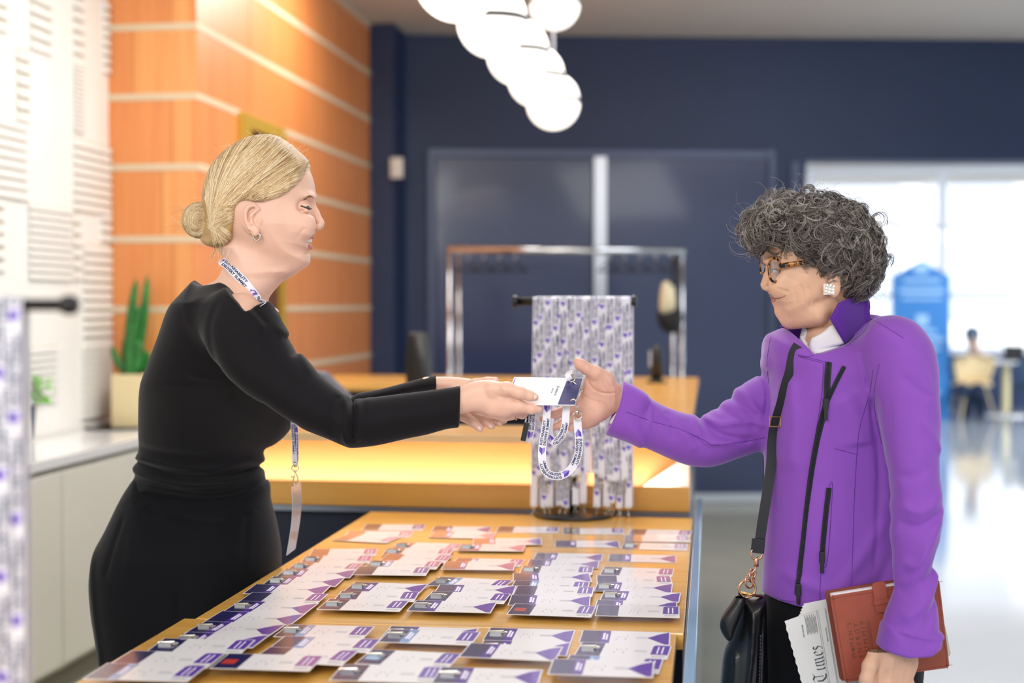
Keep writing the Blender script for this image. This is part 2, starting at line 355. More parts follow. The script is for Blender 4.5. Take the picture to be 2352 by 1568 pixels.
# snake plant in cream pot
g = hit(305, 962, 2, cz); 
pp = empty('potted_snake_plant', (max(g[0], XW+.16), min(g[1], YF-.13), cz)); tag(pp, 'green snake plant in a square cream pot on the white cabinet', 'potted plant')
gx, gy = pp.location[0], pp.location[1]; gx = Yat(304, 930, gy)[0]; pp.location[0] = gx
dpt = g[1]/math.cos(0.2); s_ = .072
hp = Yat(300, 858, gy)[2]
MB().prism([(gx-s_, gy-s_), (gx+s_, gy-s_), (gx+s_, gy+s_), (gx-s_, gy+s_)], cz+.002, hp).build('pot', mat('cream_pot', '#e6d3a4', .5), pp, bevel=.006)
MB().box((gx-s_+.008, gy-s_+.008, hp-.01), (gx+s_-.008, gy+s_-.008, hp+.001)).build('soil', mat('soil', '#3a2a1c', .9), pp)
MG = mat('leaf_green', '#2f7a33', .45, var=.35, vscale=20); MG2 = mat('leaf_bright_green', '#6fb83f', .4, var=.3, vscale=25)
for i, (bx, tx, ty, wd) in enumerate([(300, 313, 640, 13), (305, 338, 632, 12), (298, 296, 760, 16), (310, 318, 780, 16), (292, 259, 795, 11), (318, 338, 805, 12), (303, 322, 700, 15)]):
    b0 = np.array([Yat(bx, 858, gy)[0], gy+(i % 3-1)*.02, hp-.01]); t0 = Yat(tx, ty, gy+(i % 3-1)*.03)
    mb = MB(); n = 10; vs = []
    for k in range(n+1):
        t = k/n; c = b0*(1-t)+t0*t; c[0] += .012*math.sin(t*PI)*(1 if i % 2 else -1); ww = wd/FPX*6.4*(math.sin(PI*min(1, .25+t*.62))**.8)*(1 if k < n else .1)
        vs += [c+[-ww, .0, 0], c+[0, -.008, 0], c+[ww, 0, 0], c+[0, .006, 0]]
    f = [(k*4+j, k*4+(j+1) % 4, k*4+4+(j+1) % 4, k*4+4+j) for k in range(n) for j in range(4)]
    mb.add(vs, f).build('leaf', MG, pp, smooth=True)
tr = hit(215, 962, 2, cz)
tray = MB().lathe((pp.location[0]-.06, gy-.02, cz+.0002), [(.001, 0), (.16, 0), (.165, .01), (.155, .01), (.15, .0018), (.001, .0018)], 40)
tray = tray.build('serving_tray', M_black, None, True, loc=(pp.location[0]-.06, gy-.02, cz)); tag(tray, 'round black tray under the cream plant pot on the cabinet', 'tray')
# pothos in dark blue pot
g = hit(66, 1008, 2, cz); px0 = XW+.14; py0 = Z(60, 1010, cz)[1]
po = empty('potted_pothos', (px0, py0, cz)); tag(po, 'leafy green pothos in a dark blue pot at the left edge of the cabinet', 'potted plant')
zt_ = Yat(60, 905, py0)[2]; px0 = Yat(48, 905, py0)[0]; 
MB().lathe((px0, py0, cz+.001), [(.001, 0), (.05, 0), (.06, zt_-cz), (.052, zt_-cz), (.05, zt_-cz-.01), (.001, zt_-cz-.01)], 28).build('pot', mat('dark_blue_pot', '#2a3d5e', .4), po, smooth=True)
for i in range(20):
    a = random.uniform(-.5, 1.2)*1.3; ln = random.uniform(.05, .13); c0 = np.array([px0, py0, zt_-.01]); d = np.array([math.cos(a), -math.sin(a)*.6, 0])
    tip = c0+d*ln+np.array([0, 0, random.uniform(-.02, .1)]); mid = (c0+tip)/2+np.array([0, 0, .05])
    mb = MB().tube(crom([c0, mid, tip], 5), .0015, 5, 0)
    u = d; v = np.cross(u, [0, 0, 1]); s = random.uniform(.022, .036)
    out = [(0, 0), (.35, .5), (.9, .42), (1.5, .0), (.9, -.42), (.35, -.5)]
    vv = [tip+u*x*s+v*y*s*1.3+np.array([0, 0, -.25*x*x*s-.1*abs(y)*s]) for x, y in out]+[tip+u*.7*s+[0, 0, .004]]
    mb.add(vv, [(6, k, (k+1) % 6) for k in range(6)], 0); mb.build('leaf', MG2, po)
# ---------------------------------------------------------------- pendant globes
pend = [(1050, -55, 4.2), (1131, 48, 5.24), (1190, 121, 5.9), (1232, 177, 6.5), (1271, 234, 6.96), (1274, 8, 7.4)]
names = ['opal globe pendant lamp nearest the camera, cut by the top of the picture', 'second opal globe pendant in the line, wide dark seam showing', 'third opal globe pendant in the descending line', 'fourth opal globe pendant, next to the last one of the line', 'lowest opal globe pendant at the far end of the line', 'opal globe pendant hung by itself above the far end of the line']
M_cord = mat('pendant_cord', '#b9bac4', .5)
pm = None
for (px, py, d), lb in zip(pend, names):
    c = P(px, py, d); e = empty('pendant_lamp', c); tag(e, lb, 'pendant lamp', 'opal globe pendants')
    R_ = .13
    if pm is None:
        lo = [(max(.001, R_*math.sin(a)), -R_*math.cos(a)) for a in np.linspace(0.01, PI/2-.06, 16)]
        mlo = MB().lathe((0, 0, -.006), lo+[(R_*.985, -.004), (R_*.97, 0)], 40).mesh('lower_globe', M_lamp, True)
        up = [(R_*.94, .0), (R_*.965, .003)]+[(max(.001, R_*.975*math.cos(a)), R_*.975*math.sin(a)) for a in np.linspace(.06, PI/2-.01, 16)]
        mup = MB().lathe((0, 0, .012), up, 40).mesh('upper_globe', M_lamp, True)
        msm = MB().lathe((0, 0, -.004), [(.001, 0), (R_*1.0, -.002), (R_*1.0, .017), (.001, .014)], 40).mesh('seam_band', M_black, True)
        pm = (mlo, mup, msm)
    for nm, me in zip(('lower_globe', 'upper_globe', 'seam_band'), pm):
        o = bpy.data.objects.new(nm, me); C.objects.link(o); o.parent = e
    mb = MB()
    mb.tube([(c[0], c[1], c[2]+.13), (c[0], c[1], CEIL)], .006, 8); mb.build('cord', M_cord, e)
    MB().lathe((c[0], c[1], CEIL-.03), [(.001, 0), (.045, 0), (.05, .03), (.001, .03)], 20).build('ceiling_rose', M_white, e, smooth=True)
for k, dx in enumerate((.06, .12, .17)):
    pass
# ---------------------------------------------------------------- things on and behind the desk
def shell_chair(name, x, y, rz, h, wd, m, label, cat='chair', group=None, legs=True):
    e = empty(name, (x, y, 0), rz); tag(e, label, cat, group)
    mb = MB(); n = 14; vs = []; rows = 9
    for j in range(rows):
        t = j/(rows-1); zz = .45+(h-.45)*t; ww = wd*(.85+.3*math.sin(t*PI*.62))*(1 if t < .75 else math.sqrt(max(.05, 1-((t-.75)/.27)**2)))
        for i in range(n+1):
            a = (i/n-.5)*2.1; vs.append([math.sin(a)*ww, -math.cos(a)*wd*.55+.1+.08*t, zz])
    f = [(j*(n+1)+i, j*(n+1)+i+1, (j+1)*(n+1)+i+1, (j+1)*(n+1)+i) for j in range(rows-1) for i in range(n)]
    o = mb.add(vs, f).build('backrest', m, None, smooth=True); o.parent = e
    s = o.modifiers.new('thick', 'SOLIDIFY'); s.thickness = .025
    o = MB().lathe((0, 0, .42), [(.001, 0), (wd*.8, 0), (wd*.95, .02), (wd*.9, .05), (.001, .06)], 24).build('seat', m, None, True); o.parent = e
    for sx in (-1, 1):
        for sy in (-1, 1):
            o = MB().tube([(sx*wd*.45, sy*wd*.45, .43), (sx*wd*.85, sy*wd*.85, 0)], [.016, .011], 10).build('leg', m if legs else M_chrome, None); o.parent = e
    return e
M_grey = mat('grey_chair_fabric', '#6b6b78', .7); M_blackf = mat('black_chair_fabric', '#131316', .6)
c1 = P(745, 1000, 4.75); shell_chair('desk_chair', c1[0], c1[1], PI*.9, Yat(760, 850, c1[1])[2], .235, M_grey, 'grey rounded chair behind the desk, partly hidden by the reaching arm', group=None)
c1 = P(1018, 900, 5.9); e = shell_chair('office_chair', c1[0], c1[1], PI*.62, Yat(1010, 763, c1[1])[2], .2, M_blackf, 'black high-backed office chair behind the desk')
g = Z(1507, 880, DT)
e = empty('countertop_dispenser', (g[0], g[1]+.03, DT)); tag(e, 'black upright dispenser with round base on the far desk counter', 'dispenser')
gz = Yat(1507, 797, g[1])[2]-DT; k_ = g[1]/FPX
MB().lathe((g[0], g[1]+.03, DT), [(.001, 0), (22*k_, 0), (21*k_, .012), (.001, .014)], 28).build('base', M_black, e, smooth=True)
MB().lathe((g[0], g[1]+.03, DT+.012), [(.001, 0), (13*k_, 0), (14*k_, gz*.75), (9*k_, gz*.93), (.001, gz)], 28).build('body', M_rubber, e, smooth=True)
MB().box((g[0]-17*k_, g[1]+.01, DT+gz*.45), (g[0]-11*k_, g[1]+.05, DT+gz*.9)).build('grey_side_plate', M_steel, e, bevel=.003)
# papers and keyboard on the work surface of the desk
for i, (x, y, r, sx, sy, m, nm, lb, ct) in enumerate([(-1.02, YT+.36, .2, .21, .297, 'paper_white', 'paper_sheet', 'white sheet of paper on the desk worktop below the handed badge', 'paper'), (-.8, YT+.42, -.15, .3, .2, 'paper_white', 'open_notepad', 'white notepad lying beside the keyboard on the desk worktop', 'notepad')]):
    if m not in MATS: mat(m, '#eceef0', .6)
    o = MB().box((-sx/2, -sy/2, 0), (sx/2, sy/2, .12 if i == 5 else .01)).build(nm, MATS[m], None, loc=(0, 0, 0), bevel=.001); o.location = (x, y, .7705); o.rotation_euler = (0, 0, r); tag(o, lb, ct)
lp = empty('laptop', (-1.3, YT+.6, .771), .1); tag(lp, 'dark laptop lying on the desk worktop behind the hands', 'laptop')
o = MB().box((-.16, -.11, 0), (.16, .11, .015)).build('base', M_rubber, None, bevel=.003); o.parent = lp
o = MB().box((-.16, .10, .012), (.16, .112, .21)).build('screen', M_rubber, None, bevel=.003); o.parent = lp
ms = empty('monitor', (-.62, YT+.72, .771)); tag(ms, 'low black monitor on the desk worktop seen between the hands', 'monitor')
for nm, a_, b_ in (('base', (-.1, -.08, 0), (.1, .08, .012)), ('neck', (-.02, .02, .01), (.02, .04, .1)), ('screen', (-.24, .0, .05), (.24, .03, .31))):
    o = MB().box(a_, b_).build(nm, M_rubber, None, bevel=.003); o.parent = ms
# ---------------------------------------------------------------- garment rack
DR = 8.6
def rk(px, py, dd=0): return P(px, py, DR+dd)
r0 = rk(1300, 700); rack = empty('garment_rack', (r0[0], r0[1], 0)); tag(rack, 'chrome garment rack standing before the navy doors', 'garment rack')
def vert(px, y0, r, dd=0, nm='upright'):
    t = rk(px, y0, dd); MB().tube([(t[0], t[1], .03), tuple(t)], r, 12).build(nm, M_chrome, rack, smooth=True)
vert(1033, 572, .012); vert(1054, 574, .010, .35); vert(1567, 572, .011); vert(1546, 574, .010, .35)
MB().tube([rk(1028, 573), rk(1573, 577)], .021, 14).build('top_rail', M_chrome, rack, smooth=True)
MB().tube([rk(1054, 576, .35), rk(1546, 578, .35)], .012, 10).build('rear_rail', M_chrome, rack, smooth=True)
for x in (1033, 1567):
    t = rk(x, 572); MB().box((t[0]-.02, t[1]-.25, .02), (t[0]+.02, t[1]+.5, .05)).build('foot', M_chrome, rack, bevel=.004)
for k in range(14):
    if k in (4, 5, 6, 7, 8): continue
    x = 1075+k*36; a = rk(x, 588, .01); 
    h = empty('coat_hanger', a); tag(h, 'black hanger on the garment rack rail, %s from the left' % ['first','second','third','fourth','','','','','','fifth','sixth','seventh','eighth','ninth'][k], 'hanger', 'black hangers on the garment rack')
    MB().tube(crom([a+[-.0, 0, -.03], a+[0, 0, .0], a+[.02, 0, .035], a+[-.01, 0, .05], a+[-.025, 0, .03]], 4), .003, 6).build('hook', M_chrome, h, smooth=True)
    ang = .9; d = np.array([math.cos(ang), math.sin(ang), 0])
    MB().tube([a+[0, 0, -.03], a+d*.1+[0, 0, -.09], a-d*.1+[0, 0, -.09]], .008, 6, closed=True).build('bar', M_rubber, h)
def blob(name, outline, d, half, m, parent=None, seg=7):     # soft rounded body from an outline: inset rings front and back
    o = np.array(outline, float); c = o.mean(0); mb = MB(); rings = []; k = len(o)
    for i in range(-seg, seg+1):
        t = i/seg; sc_ = math.sqrt(max(0, 1-abs(t)**2.6)); sc_ = max(sc_, .02)
        rings.append([P(*(c+(q-c)*sc_), d+t*half) for q in o])
    v = np.concatenate([np.array(r) for r in rings]); n = len(rings)
    f = [(i*k+j, i*k+(j+1) % k, (i+1)*k+(j+1) % k, (i+1)*k+j) for i in range(n-1) for j in range(k)]
    f += [tuple(range(k))[::-1], tuple(range((n-1)*k, n*k))]
    return mb.add(v, f).build(name, m, parent, smooth=True)
bg_ = rk(1538, 700); hb = empty('hanging_tote', bg_); tag(hb, 'black and cream bag hanging from the right end of the garment rack', 'bag')
blob('body', crom([(1512, 712), (1520, 690), (1560, 685), (1568, 715), (1566, 750), (1548, 766), (1522, 758), (1510, 735)], 4, True), DR-.08, .07, M_blackf, hb)
blob('cream_panel', crom([(1516, 716), (1518, 660), (1530, 645), (1548, 660), (1552, 700), (1545, 716)], 4, True), DR-.12, .06, mat('cream_cloth', '#d9cfae', .8), hb)
MB().tube(crom([P(1556, 700, DR-.08), P(1558, 620, DR-.05), P(1552, 585, DR-.02), P(1545, 620, DR-.02), P(1546, 700, DR-.02)], 5), .012, 8).build('strap', M_blackf, hb, smooth=True)
MB().tube([P(1541, 655, DR-.2), P(1545, 590, DR-.06)], .005, 6).build('loop', M_blackf, hb)
# ---------------------------------------------------------------- lobby: totem, tables, chairs, seated person
M_blue = mat('totem_blue', '#2b7cc4', .5); M_pale = mat('totem_pale_print', '#9cc6ea', .5)
DS = 17.6
def flat_board(name, pts, d, th, m, parent, f=1.0):
    a = [P(x, y, d) for x, y in pts]; b = [p+np.array([0, th, 0]) for p in a]; k = len(a)
    return MB().add(a+b, [tuple(range(k))[::-1], tuple(range(k, 2*k))]+[(i, (i+1) % k, k+(i+1) % k, k+i) for i in range(k)]).build(name, m, parent)
zg = Z(2117, 962, 0)
DS = (zg-CAM) @ (c2w(cc(CX, CY, 1))-CAM)
t0 = P(2117, 960, DS); tot = empty('totem_sign', (t0[0], t0[1], 0)); tag(tot, 'tall blue house-shaped totem sign in the bright lobby', 'sign')
flat_board('board', [(2053, 962), (2182, 962), (2182, 634), (2117, 598), (2053, 634)], DS, .25, M_blue, tot)
for (x0, y0, x1, y1) in [(2100, 606, 2132, 628), (2075, 640, 2160, 648), (2066, 662, 2168, 672), (2072, 682, 2164, 688), (2104, 722, 2132, 748), (2086, 756, 2150, 764), (2070, 774, 2168, 784), (2076, 796, 2160, 804), (2070, 896, 2160, 904)]:
    flat_board('print_block', [(x0, y1), (x1, y1), (x1, y0), (x0, y0)], DS-.01, .008, M_pale, tot)
M_beech = mat('beech_chair', '#e8cfa0', .5); M_teal = mat('dark_teal_fabric', '#1f3a52', .7)
cg = Z(2232, 962, 0); ch = shell_chair('lobby_chair', cg[0], cg[1], math.radians(190), Yat(2232, 812, cg[1])[2], .27, M_beech, 'pale beech shell chair holding the seated person in the lobby', group=None)
cg2 = Z(2352, 975, 0); shell_chair('lobby_chair', cg2[0]+.15, cg2[1]+.2, math.radians(200), .86, .27, M_teal, 'dark teal chair cut by the right edge of the picture in the lobby', group=None)
tb = Z(2310, 955, 0); tbl = empty('lobby_table', (tb[0], tb[1], 0)); tag(tbl, 'white cafe table in front of the seated person', 'table')
ztop = Yat(2310, 828, tb[1])[2]
MB().box((tb[0]-.35, tb[1]-.3, ztop-.03), (tb[0]+.75, tb[1]+.5, ztop)).build('tabletop', M_ctop, tbl, bevel=.005)
MB().cyl((tb[0], tb[1], .02), (tb[0], tb[1], ztop-.03), .05, 16).build('column', mat('pale_yellow_wood', '#e9dba8', .5), tbl)
MB().lathe((tb[0], tb[1], 0), [(.001, 0), (.28, 0), (.27, .02), (.001, .025)], 28).build('base', M_ctop, tbl, smooth=True)
lt = empty('lobby_laptop', (Yat(2328, 828, tb[1])[0], tb[1], ztop+.0005)); tag(lt, 'open black laptop on the lobby cafe table', 'laptop')
lx = lt.location[0]
MB().box((lx-.13, tb[1]-.02, ztop+.001), (lx+.13, tb[1]+.2, ztop+.016)).build('base', M_rubber, lt)
MB().box((lx-.13, tb[1]-.03, ztop+.014), (lx+.13, tb[1]-.015, ztop+.2)).build('screen', M_rubber, lt)
# ---------------------------------------------------------------- ribbons with print
def text_flat(txt, size=1.0, bold=.0, res=2):
    cu = bpy.data.curves.new('t', 'FONT'); cu.body = txt; cu.size = size; cu.offset = bold; cu.resolution_u = res
    o = bpy.data.objects.new('t', cu); C.objects.link(o); dg = bpy.context.evaluated_depsgraph_get(); me = o.evaluated_get(dg).to_mesh()
    v = np.array([list(q.co)[:2] for q in me.vertices]); f = [tuple(p.vertices) for p in me.polygons]
    o.evaluated_get(dg).to_mesh_clear(); bpy.data.objects.remove(o); bpy.data.curves.remove(cu)
    v -= v.min(0); return v, f
def fit(tf, w_, h_, x=0, y=0):
    v, f = tf; s = v.max(0); return v*[w_/s[0], h_/s[1]]+[x, y], f
T1 = text_flat('SUSTAINABILITY', 1, .035, 2); T2 = text_flat('DELIVERY SUMMIT', 1, .035, 2)
M_strap = mat('white_satin_strap', '#e9e8f2', .45, sheen=.2); M_strapback = mat('strap_back', '#d8d6e6', .55)
M_ink = mat('navy_print', '#1d2a5e', .5); M_purple = mat('purple_print', '#5b3fb0', .5); M_lil = mat('lilac_print', '#9484d4', .5)
def ribbon(mb, path, wdir, width, phase=0.0, period=.098, tl=.072, thick=.0007, printed=True, flip=False):
    path = np.asarray(path, float); wd = np.asarray(wdir, float); wd = np.broadcast_to(wd, path.shape).copy(); n = len(path)
    T = np.gradient(path, axis=0); T /= np.linalg.norm(T, axis=1)[:, None]
    wd -= T*(wd*T).sum(1)[:, None]; wd /= np.linalg.norm(wd, axis=1)[:, None]; N = np.cross(T, wd)
    s = np.concatenate([[0], np.cumsum(np.linalg.norm(np.diff(path, axis=0), axis=1))])
    a = width/2; vs = np.stack([path-wd*a+N*thick/2, path+wd*a+N*thick/2, path+wd*a-N*thick/2, path-wd*a-N*thick/2], 1).reshape(-1, 3)
    f = []; mi = []
    for i in range(n-1):
        for j in range(4): f.append((i*4+j, (i+1)*4+j, (i+1)*4+(j+1) % 4, i*4+(j+1) % 4)); mi.append([0, 1, 1, 0][j] if j != 0 else 0)
    f += [(0, 1, 2, 3), ((n-1)*4+3, (n-1)*4+2, (n-1)*4+1, (n-1)*4)]; mi += [0, 0]
    mb.add(vs, f, mi)
    if not printed: return mb
    def mp(v):
        S, t = v[:, 0], v[:, 1]; q = np.stack([np.interp(S, s, path[:, k]) for k in range(3)], 1); W_ = np.stack([np.interp(S, s, wd[:, k]) for k in range(3)], 1); N_ = np.stack([np.interp(S, s, N[:, k]) for k in range(3)], 1)
        sg = -1 if flip else 1
        return q+W_*(t*sg)[:, None]+N_*(thick/2+.0004)
    pos = phase-period
    while pos < s[-1]:
        for tf, y in ((T1, .05*width), (T2, -.40*width)):
            v, ff = fit(tf, tl*(.92 if tf is T1 else 1), width*.34, pos, y)
            if v[:, 0].min() > .001 and v[:, 0].max() < s[-1]-.001: mb.add(mp(v), ff, 2)
        ch = np.array([[-.018, 0], [-.011, .36], [-.003, .36], [-.0055, 0], [-.003, -.36], [-.011, -.36]])*[1, width]+[pos, 0]
        if ch[:, 0].min() > .001 and ch[:, 0].max() < s[-1]-.001: mb.add(mp(ch), [(0, 1, 2, 3), (0, 3, 4, 5)], [3, 4])
        pos += period
    return mb
SM = [M_strap, M_strapback, M_ink, M_purple, M_lil]
def swivel_clip(top, L_=.038, ax=(1, 0, 0), s=1.0):      # lobster clip hanging down from point top
    top = np.array(top, float); ax = np.array(ax, float); dn = np.array([0, 0, -1.0]); mb = MB()
    r = .0075*s; th = np.linspace(0, 2*PI, 13)[:-1]
    mb.tube([top+dn*.004+ax*r*math.cos(t)+dn*r*.8*math.sin(t) for t in th], .0011*s, 6, closed=True)
    mb.lathe(top+dn*.013*s, [(.001, 0), (.0035*s, .001), (.003*s, .004*s), (.001, .005*s)], 10)
    pts = [top+dn*.013*s, top+dn*.02*s+ax*.004*s, top+dn*.030*s+ax*.0055*s, top+dn*.037*s+ax*.001*s, top+dn*.034*s-ax*.0045*s, top+dn*.026*s-ax*.0035*s, top+dn*.018*s-ax*.001*s]
    mb.tube(crom(pts, 4), .0014*s, 6)
    mb.tube([top+dn*.021*s-ax*.001*s, top+dn*.022*s-ax*.008*s], .0013*s, 6)
    return mb
# ---------------------------------------------------------------- lanyard stands
def lanyard_stand(cx, cy, ztop, rad, half, label, knob=.016):
    e = empty('lanyard_stand', (cx, cy, TZ)); tag(e, label, 'lanyard stand', 'lanyard stands')
    MB().lathe((cx, cy, TZ+.0003), [(.001, 0), (.102, 0), (.104, .004), (.1, .007), (.001, .008)], 48).build('base', M_black, e, smooth=True)
    MB().cyl((cx, cy, TZ+.007), (cx, cy, ztop-rad*.8), .011, 20).build('post', M_black, e, smooth=True)
    MB().tube([(cx-half, cy, ztop), (cx+half, cy, ztop)], rad, 20).build('crossbar', M_black, e, smooth=True)
    for s in (-1, 1):
        MB().lathe((cx+s*half-.007, cy, ztop), [(.001, 0), (knob*.85, 0), (knob, .004), (knob, .010), (knob*.85, .014), (.001, .014)], 24, axis=0).build('end_knob', M_black, e, smooth=True)
    return e
sb = Z(1328, 1184); SY = sb[1]; sx = sb[0]; zt = Yat(1322, 692, SY)[2]; hf = (Yat(1456, 690, SY)[0]-Yat(1184, 690, SY)[0])/2; sx = (Yat(1456, 690, SY)[0]+Yat(1184, 690, SY)[0])/2
lanyard_stand(sx, SY, zt, .0105, hf, 'black T-shaped lanyard stand with round base at the far end of the badge table')
def hanging_lanyard(x, y, zt, rad, zb, tier, label, group, ph, tilt=0.0, w_=.0175, clip=True, cen=0.0):
    e = empty('lanyard', (x, y, zt+rad)); tag(e, label, 'lanyard', group)
    R_ = rad+.0012+tier*.0016
    a = [(x+tilt, y-.006-tier*.002+cen, zb)]; n = 7
    for k in range(1, n): t = k/n; a.append((x+tilt*(1-t), y-R_*min(1, .55+t)-.0015*math.sin(t*9+ph*70), zb+(zt-zb)*t))
    for k in range(9): t = k/8*PI; a.append((x, y-R_*math.cos(t), zt+R_*math.sin(t)))
    for k in range(1, n+1): t = k/n; a.append((x-tilt*.4*t, y+R_*(1-.3*t), zt-(zt-zb)*t))
    pth = np.array(a); pt = crom(pth, 3)
    tw = .35*math.sin(ph*91+x*300); wdv = np.array([math.cos(tw), math.sin(tw)*.6, 0])
    mb = MB(); ribbon(mb, pt, wdv*[-1, -1, 1], w_, ph, flip=False); mb.build('strap', SM, e)
    if clip: swivel_clip((x+tilt, y-.004-tier*.003+cen, zb+.004), ax=(math.cos(x*900), math.sin(x*900), 0)).build('clip', M_nickel, e, smooth=True)
    return e
xa = Yat(1233, 690, SY)[0]; xb = Yat(1447, 690, SY)[0]
zlong = Yat(1320, 1160, SY)[2]; zshort = Yat(1320, 1092, SY)[2]
NL = 13
ordn = ['first', 'second', 'third', 'fourth', 'fifth', 'sixth', 'seventh', 'eighth', 'ninth', 'tenth', 'eleventh', 'twelfth', 'thirteenth', 'fourteenth', 'fifteenth']
for k in range(NL):
    x = xa+(xb-xa)*k/(NL-1); ph = (k*.037) % .125
    if k != 7: hanging_lanyard(x, SY, zt, .0105, zlong+random.uniform(-.006, .012), 0, 'white printed lanyard reaching almost to the stand base, %s from the left' % ordn[k], 'long lanyards on the far stand', ph, random.uniform(-.008, .004), cen=-.012)
for k in range(NL-1):
    x = xa+(xb-xa)*(k+.5)/(NL-1); ph = (k*.051+.03) % .125
    hanging_lanyard(x, SY, zt, .0105, zshort+random.uniform(-.012, .01), 1, 'white printed lanyard of the shorter front layer, %s from the left' % ordn[k], 'short lanyards on the far stand', ph, random.uniform(-.004, .004), cen=-.006)
e_ = P(182, 700, 1.36); nx = e_[0]-hf-.01; ny = e_[1]
zt2 = e_[2]
lanyard_stand(nx, ny, zt2, .0058, hf, 'blurred black lanyard stand at the left edge, closest to the camera', .0095)
xr = Yat(52, 700, ny)[0]-.006
for k in range(6):
    hanging_lanyard(xr-k*.0135, ny, zt2, .0058, TZ+.06, k % 2, 'white lanyard on the near stand, %s from the bare end of its bar' % ordn[k], 'lanyards on the near stand', (k*.043) % .125)
# ---------------------------------------------------------------- name badges on the tables
def gl(n, c, r=.25): return mat(n, c, r, coat=.9)
M_card = mat('badge_card_white', '#f1f0f4', .3, coat=.5); M_hn = gl('badge_navy', '#23215e'); M_hp = gl('badge_purple_band', '#5a32a8'); M_tri = gl('badge_purple', '#6a3fb8')
M_lb = gl('badge_light_blue', '#8fb6ea'); M_gr = mat('badge_grey_print', '#b3b3ba', .5); M_wh = mat('badge_white_print', '#e6e0f4', .5); M_red = gl('badge_red', '#d8453c'); M_yl = gl('badge_yellow', '#c8c878')
BM = [M_card, M_hn, M_hp, M_tri, M_lb, M_gr, M_wh, M_red, M_yl]
BL, BW, BT = .150, .091, .0007
def badge_mesh(kind, spot=None):
    mb = MB(); mb.box((0, 0, 0), (BL, BW, BT), 0); lay = [0]
    def q(pts, m, l=1): z = BT+.00012*l; mb.add([(x*BL, y*BW, z) for x, y in pts], [tuple(range(len(pts)))], m)
    def r(x0, x1, y0, y1, m, l=1): q([(x0, y0), (x1, y0), (x1, y1), (x0, y1)], m, l)
    r(.012, .225 if kind in 'TC' else .27, .02, .98, 1)
    if kind in 'TC':
        r(.225, .33, .02, .98, 2 if kind == 'T' else 4)
        r(.25, .275, .3, .8, 6, 2); r(.285, .305, .28, .72, 6, 2)
    if spot == 'red': r(.05, .19, .3, .6, 7, 2)
    if spot == 'blue': r(.04, .2, .3, .62, 4, 2)
    if spot == 'yellow': r(.03, .2, .4, .7, 8, 2)
    for x, y0, y1 in [(.40, .3, .42), (.42, .48, .6), (.46, .5, .57), (.5, .3, .46), (.52, .55, .66)]: r(x, x+.012, y0, y1, 5)
    for k in range(3): r(.62, .755, .44+.045*k, .465+.045*k, 5)
    if kind == 'T': q([(.745, .5), (.83, .3), (.94, .04), (.985, .04), (.985, .96), (.88, .82)], 3)
    else:
        q([(.80, .3), (.985, .3), (.985, .97), (.83, .97), (.805, .9)], 3); r(.86, .875, .36, .86, 6, 2); r(.91, .925, .36, .86, 6, 2); r(.82, .96, .1, .2, 5)
    return mb.mesh('badge_'+kind+(spot or ''), BM)
M_clip = mat('clip_metal', '#e6e4de', .18, 1.0)
def clip_mesh():
    mb = MB(); mb.box((.006, .044, BT), (.026, .057, BT+.004)); th = np.linspace(0, 2*PI, 11)[:-1]
    mb.tube([(.031+.005*math.cos(t), .05+.004*math.sin(t), BT+.002) for t in th], .0009, 5, closed=True); mb.tube([(.004, .05, BT+.003), (.03, .0505, BT+.0045)], .0015, 6)
    return mb.mesh('badge_clip', M_clip, False)
CLIP = clip_mesh(); BME = {}
badges = """B 829 1218 970 1219 a|B 787 1234 941 1235 a|B 761 1241 888 1248 a|T 989 1223 1125 1224 b|T 983 1236 1130 1239 b|B 1137 1223 1281 1225 c|Byellow 1293 1227 1435 1228 d|B 1441 1229 1585 1233 e|B 1434 1245 1586 1247 e|B 1426 1261 1577 1265 e c
T 1274 1257 1425 1258 d|T 1085 1254 1245 1254 c|T 1049 1265 1202 1267 c c|B 895 1261 1047 1265 b c|B 876 1280 1033 1282 b c|B 709 1278 863 1277 f|B 688 1294 848 1294 f c|B 657 1310 815 1313 f c|T 633 1326 804 1328 f c|T 600 1345 771 1348 f c
T 558 1364 739 1367 f|B 546 1384 728 1388 f|T 512 1405 700 1411 f c|T 466 1430 666 1437 f|T 423 1455 616 1463 f c|T 382 1482 580 1489 f c|B 334 1518 553 1522 f c|B 248 1551 474 1558 f|C 190 1585 430 1592 f|Bred 481 1558 710 1565 g
B 572 1519 785 1529 g|C 614 1492 845 1500 g|C 627 1463 833 1469 g c|B 869 1296 1022 1300 h|C 835 1313 1002 1316 h c|B 807 1330 978 1332 h|C 1034 1299 1194 1303 i|T 1012 1316 1180 1318 i|C 978 1345 1152 1354 i c|T 788 1366 963 1371 h c
B 764 1390 951 1392 h c|B 727 1411 918 1416 h c|T 995 1372 1178 1375 i|B 970 1392 1157 1398 i c|T 934 1416 1127 1421 i c|T 1223 1287 1382 1290 j|T 1207 1303 1374 1306 j|B 1192 1318 1360 1321 j c|T 1178 1341 1360 1341 j|C 1171 1354 1349 1358 j
B 1177 1376 1360 1380 j|T 1166 1401 1355 1404 j|Bred 1163 1424 1358 1431 j|T 1396 1290 1554 1293 k|B 1377 1321 1544 1326 k c|B 1370 1342 1546 1344 k|T 1364 1358 1543 1363 k c|T 1377 1379 1560 1385 k c|T 1364 1402 1555 1407 k|B 1366 1429 1561 1434 k
T 1108 1471 1312 1477 l c|T 1093 1502 1302 1508 l c|T 1053 1531 1275 1541 l|T 990 1570 1235 1577 l c|T 1329 1477 1539 1483 m|B 1318 1506 1533 1516 m c|C 1288 1538 1513 1549 m|T 1257 1574 1500 1582 m|T 872 1467 1082 1473 n c|C 867 1494 1082 1502 n c
Bblue 814 1525 1029 1536 n c|B 755 1563 1000 1570 n c"""
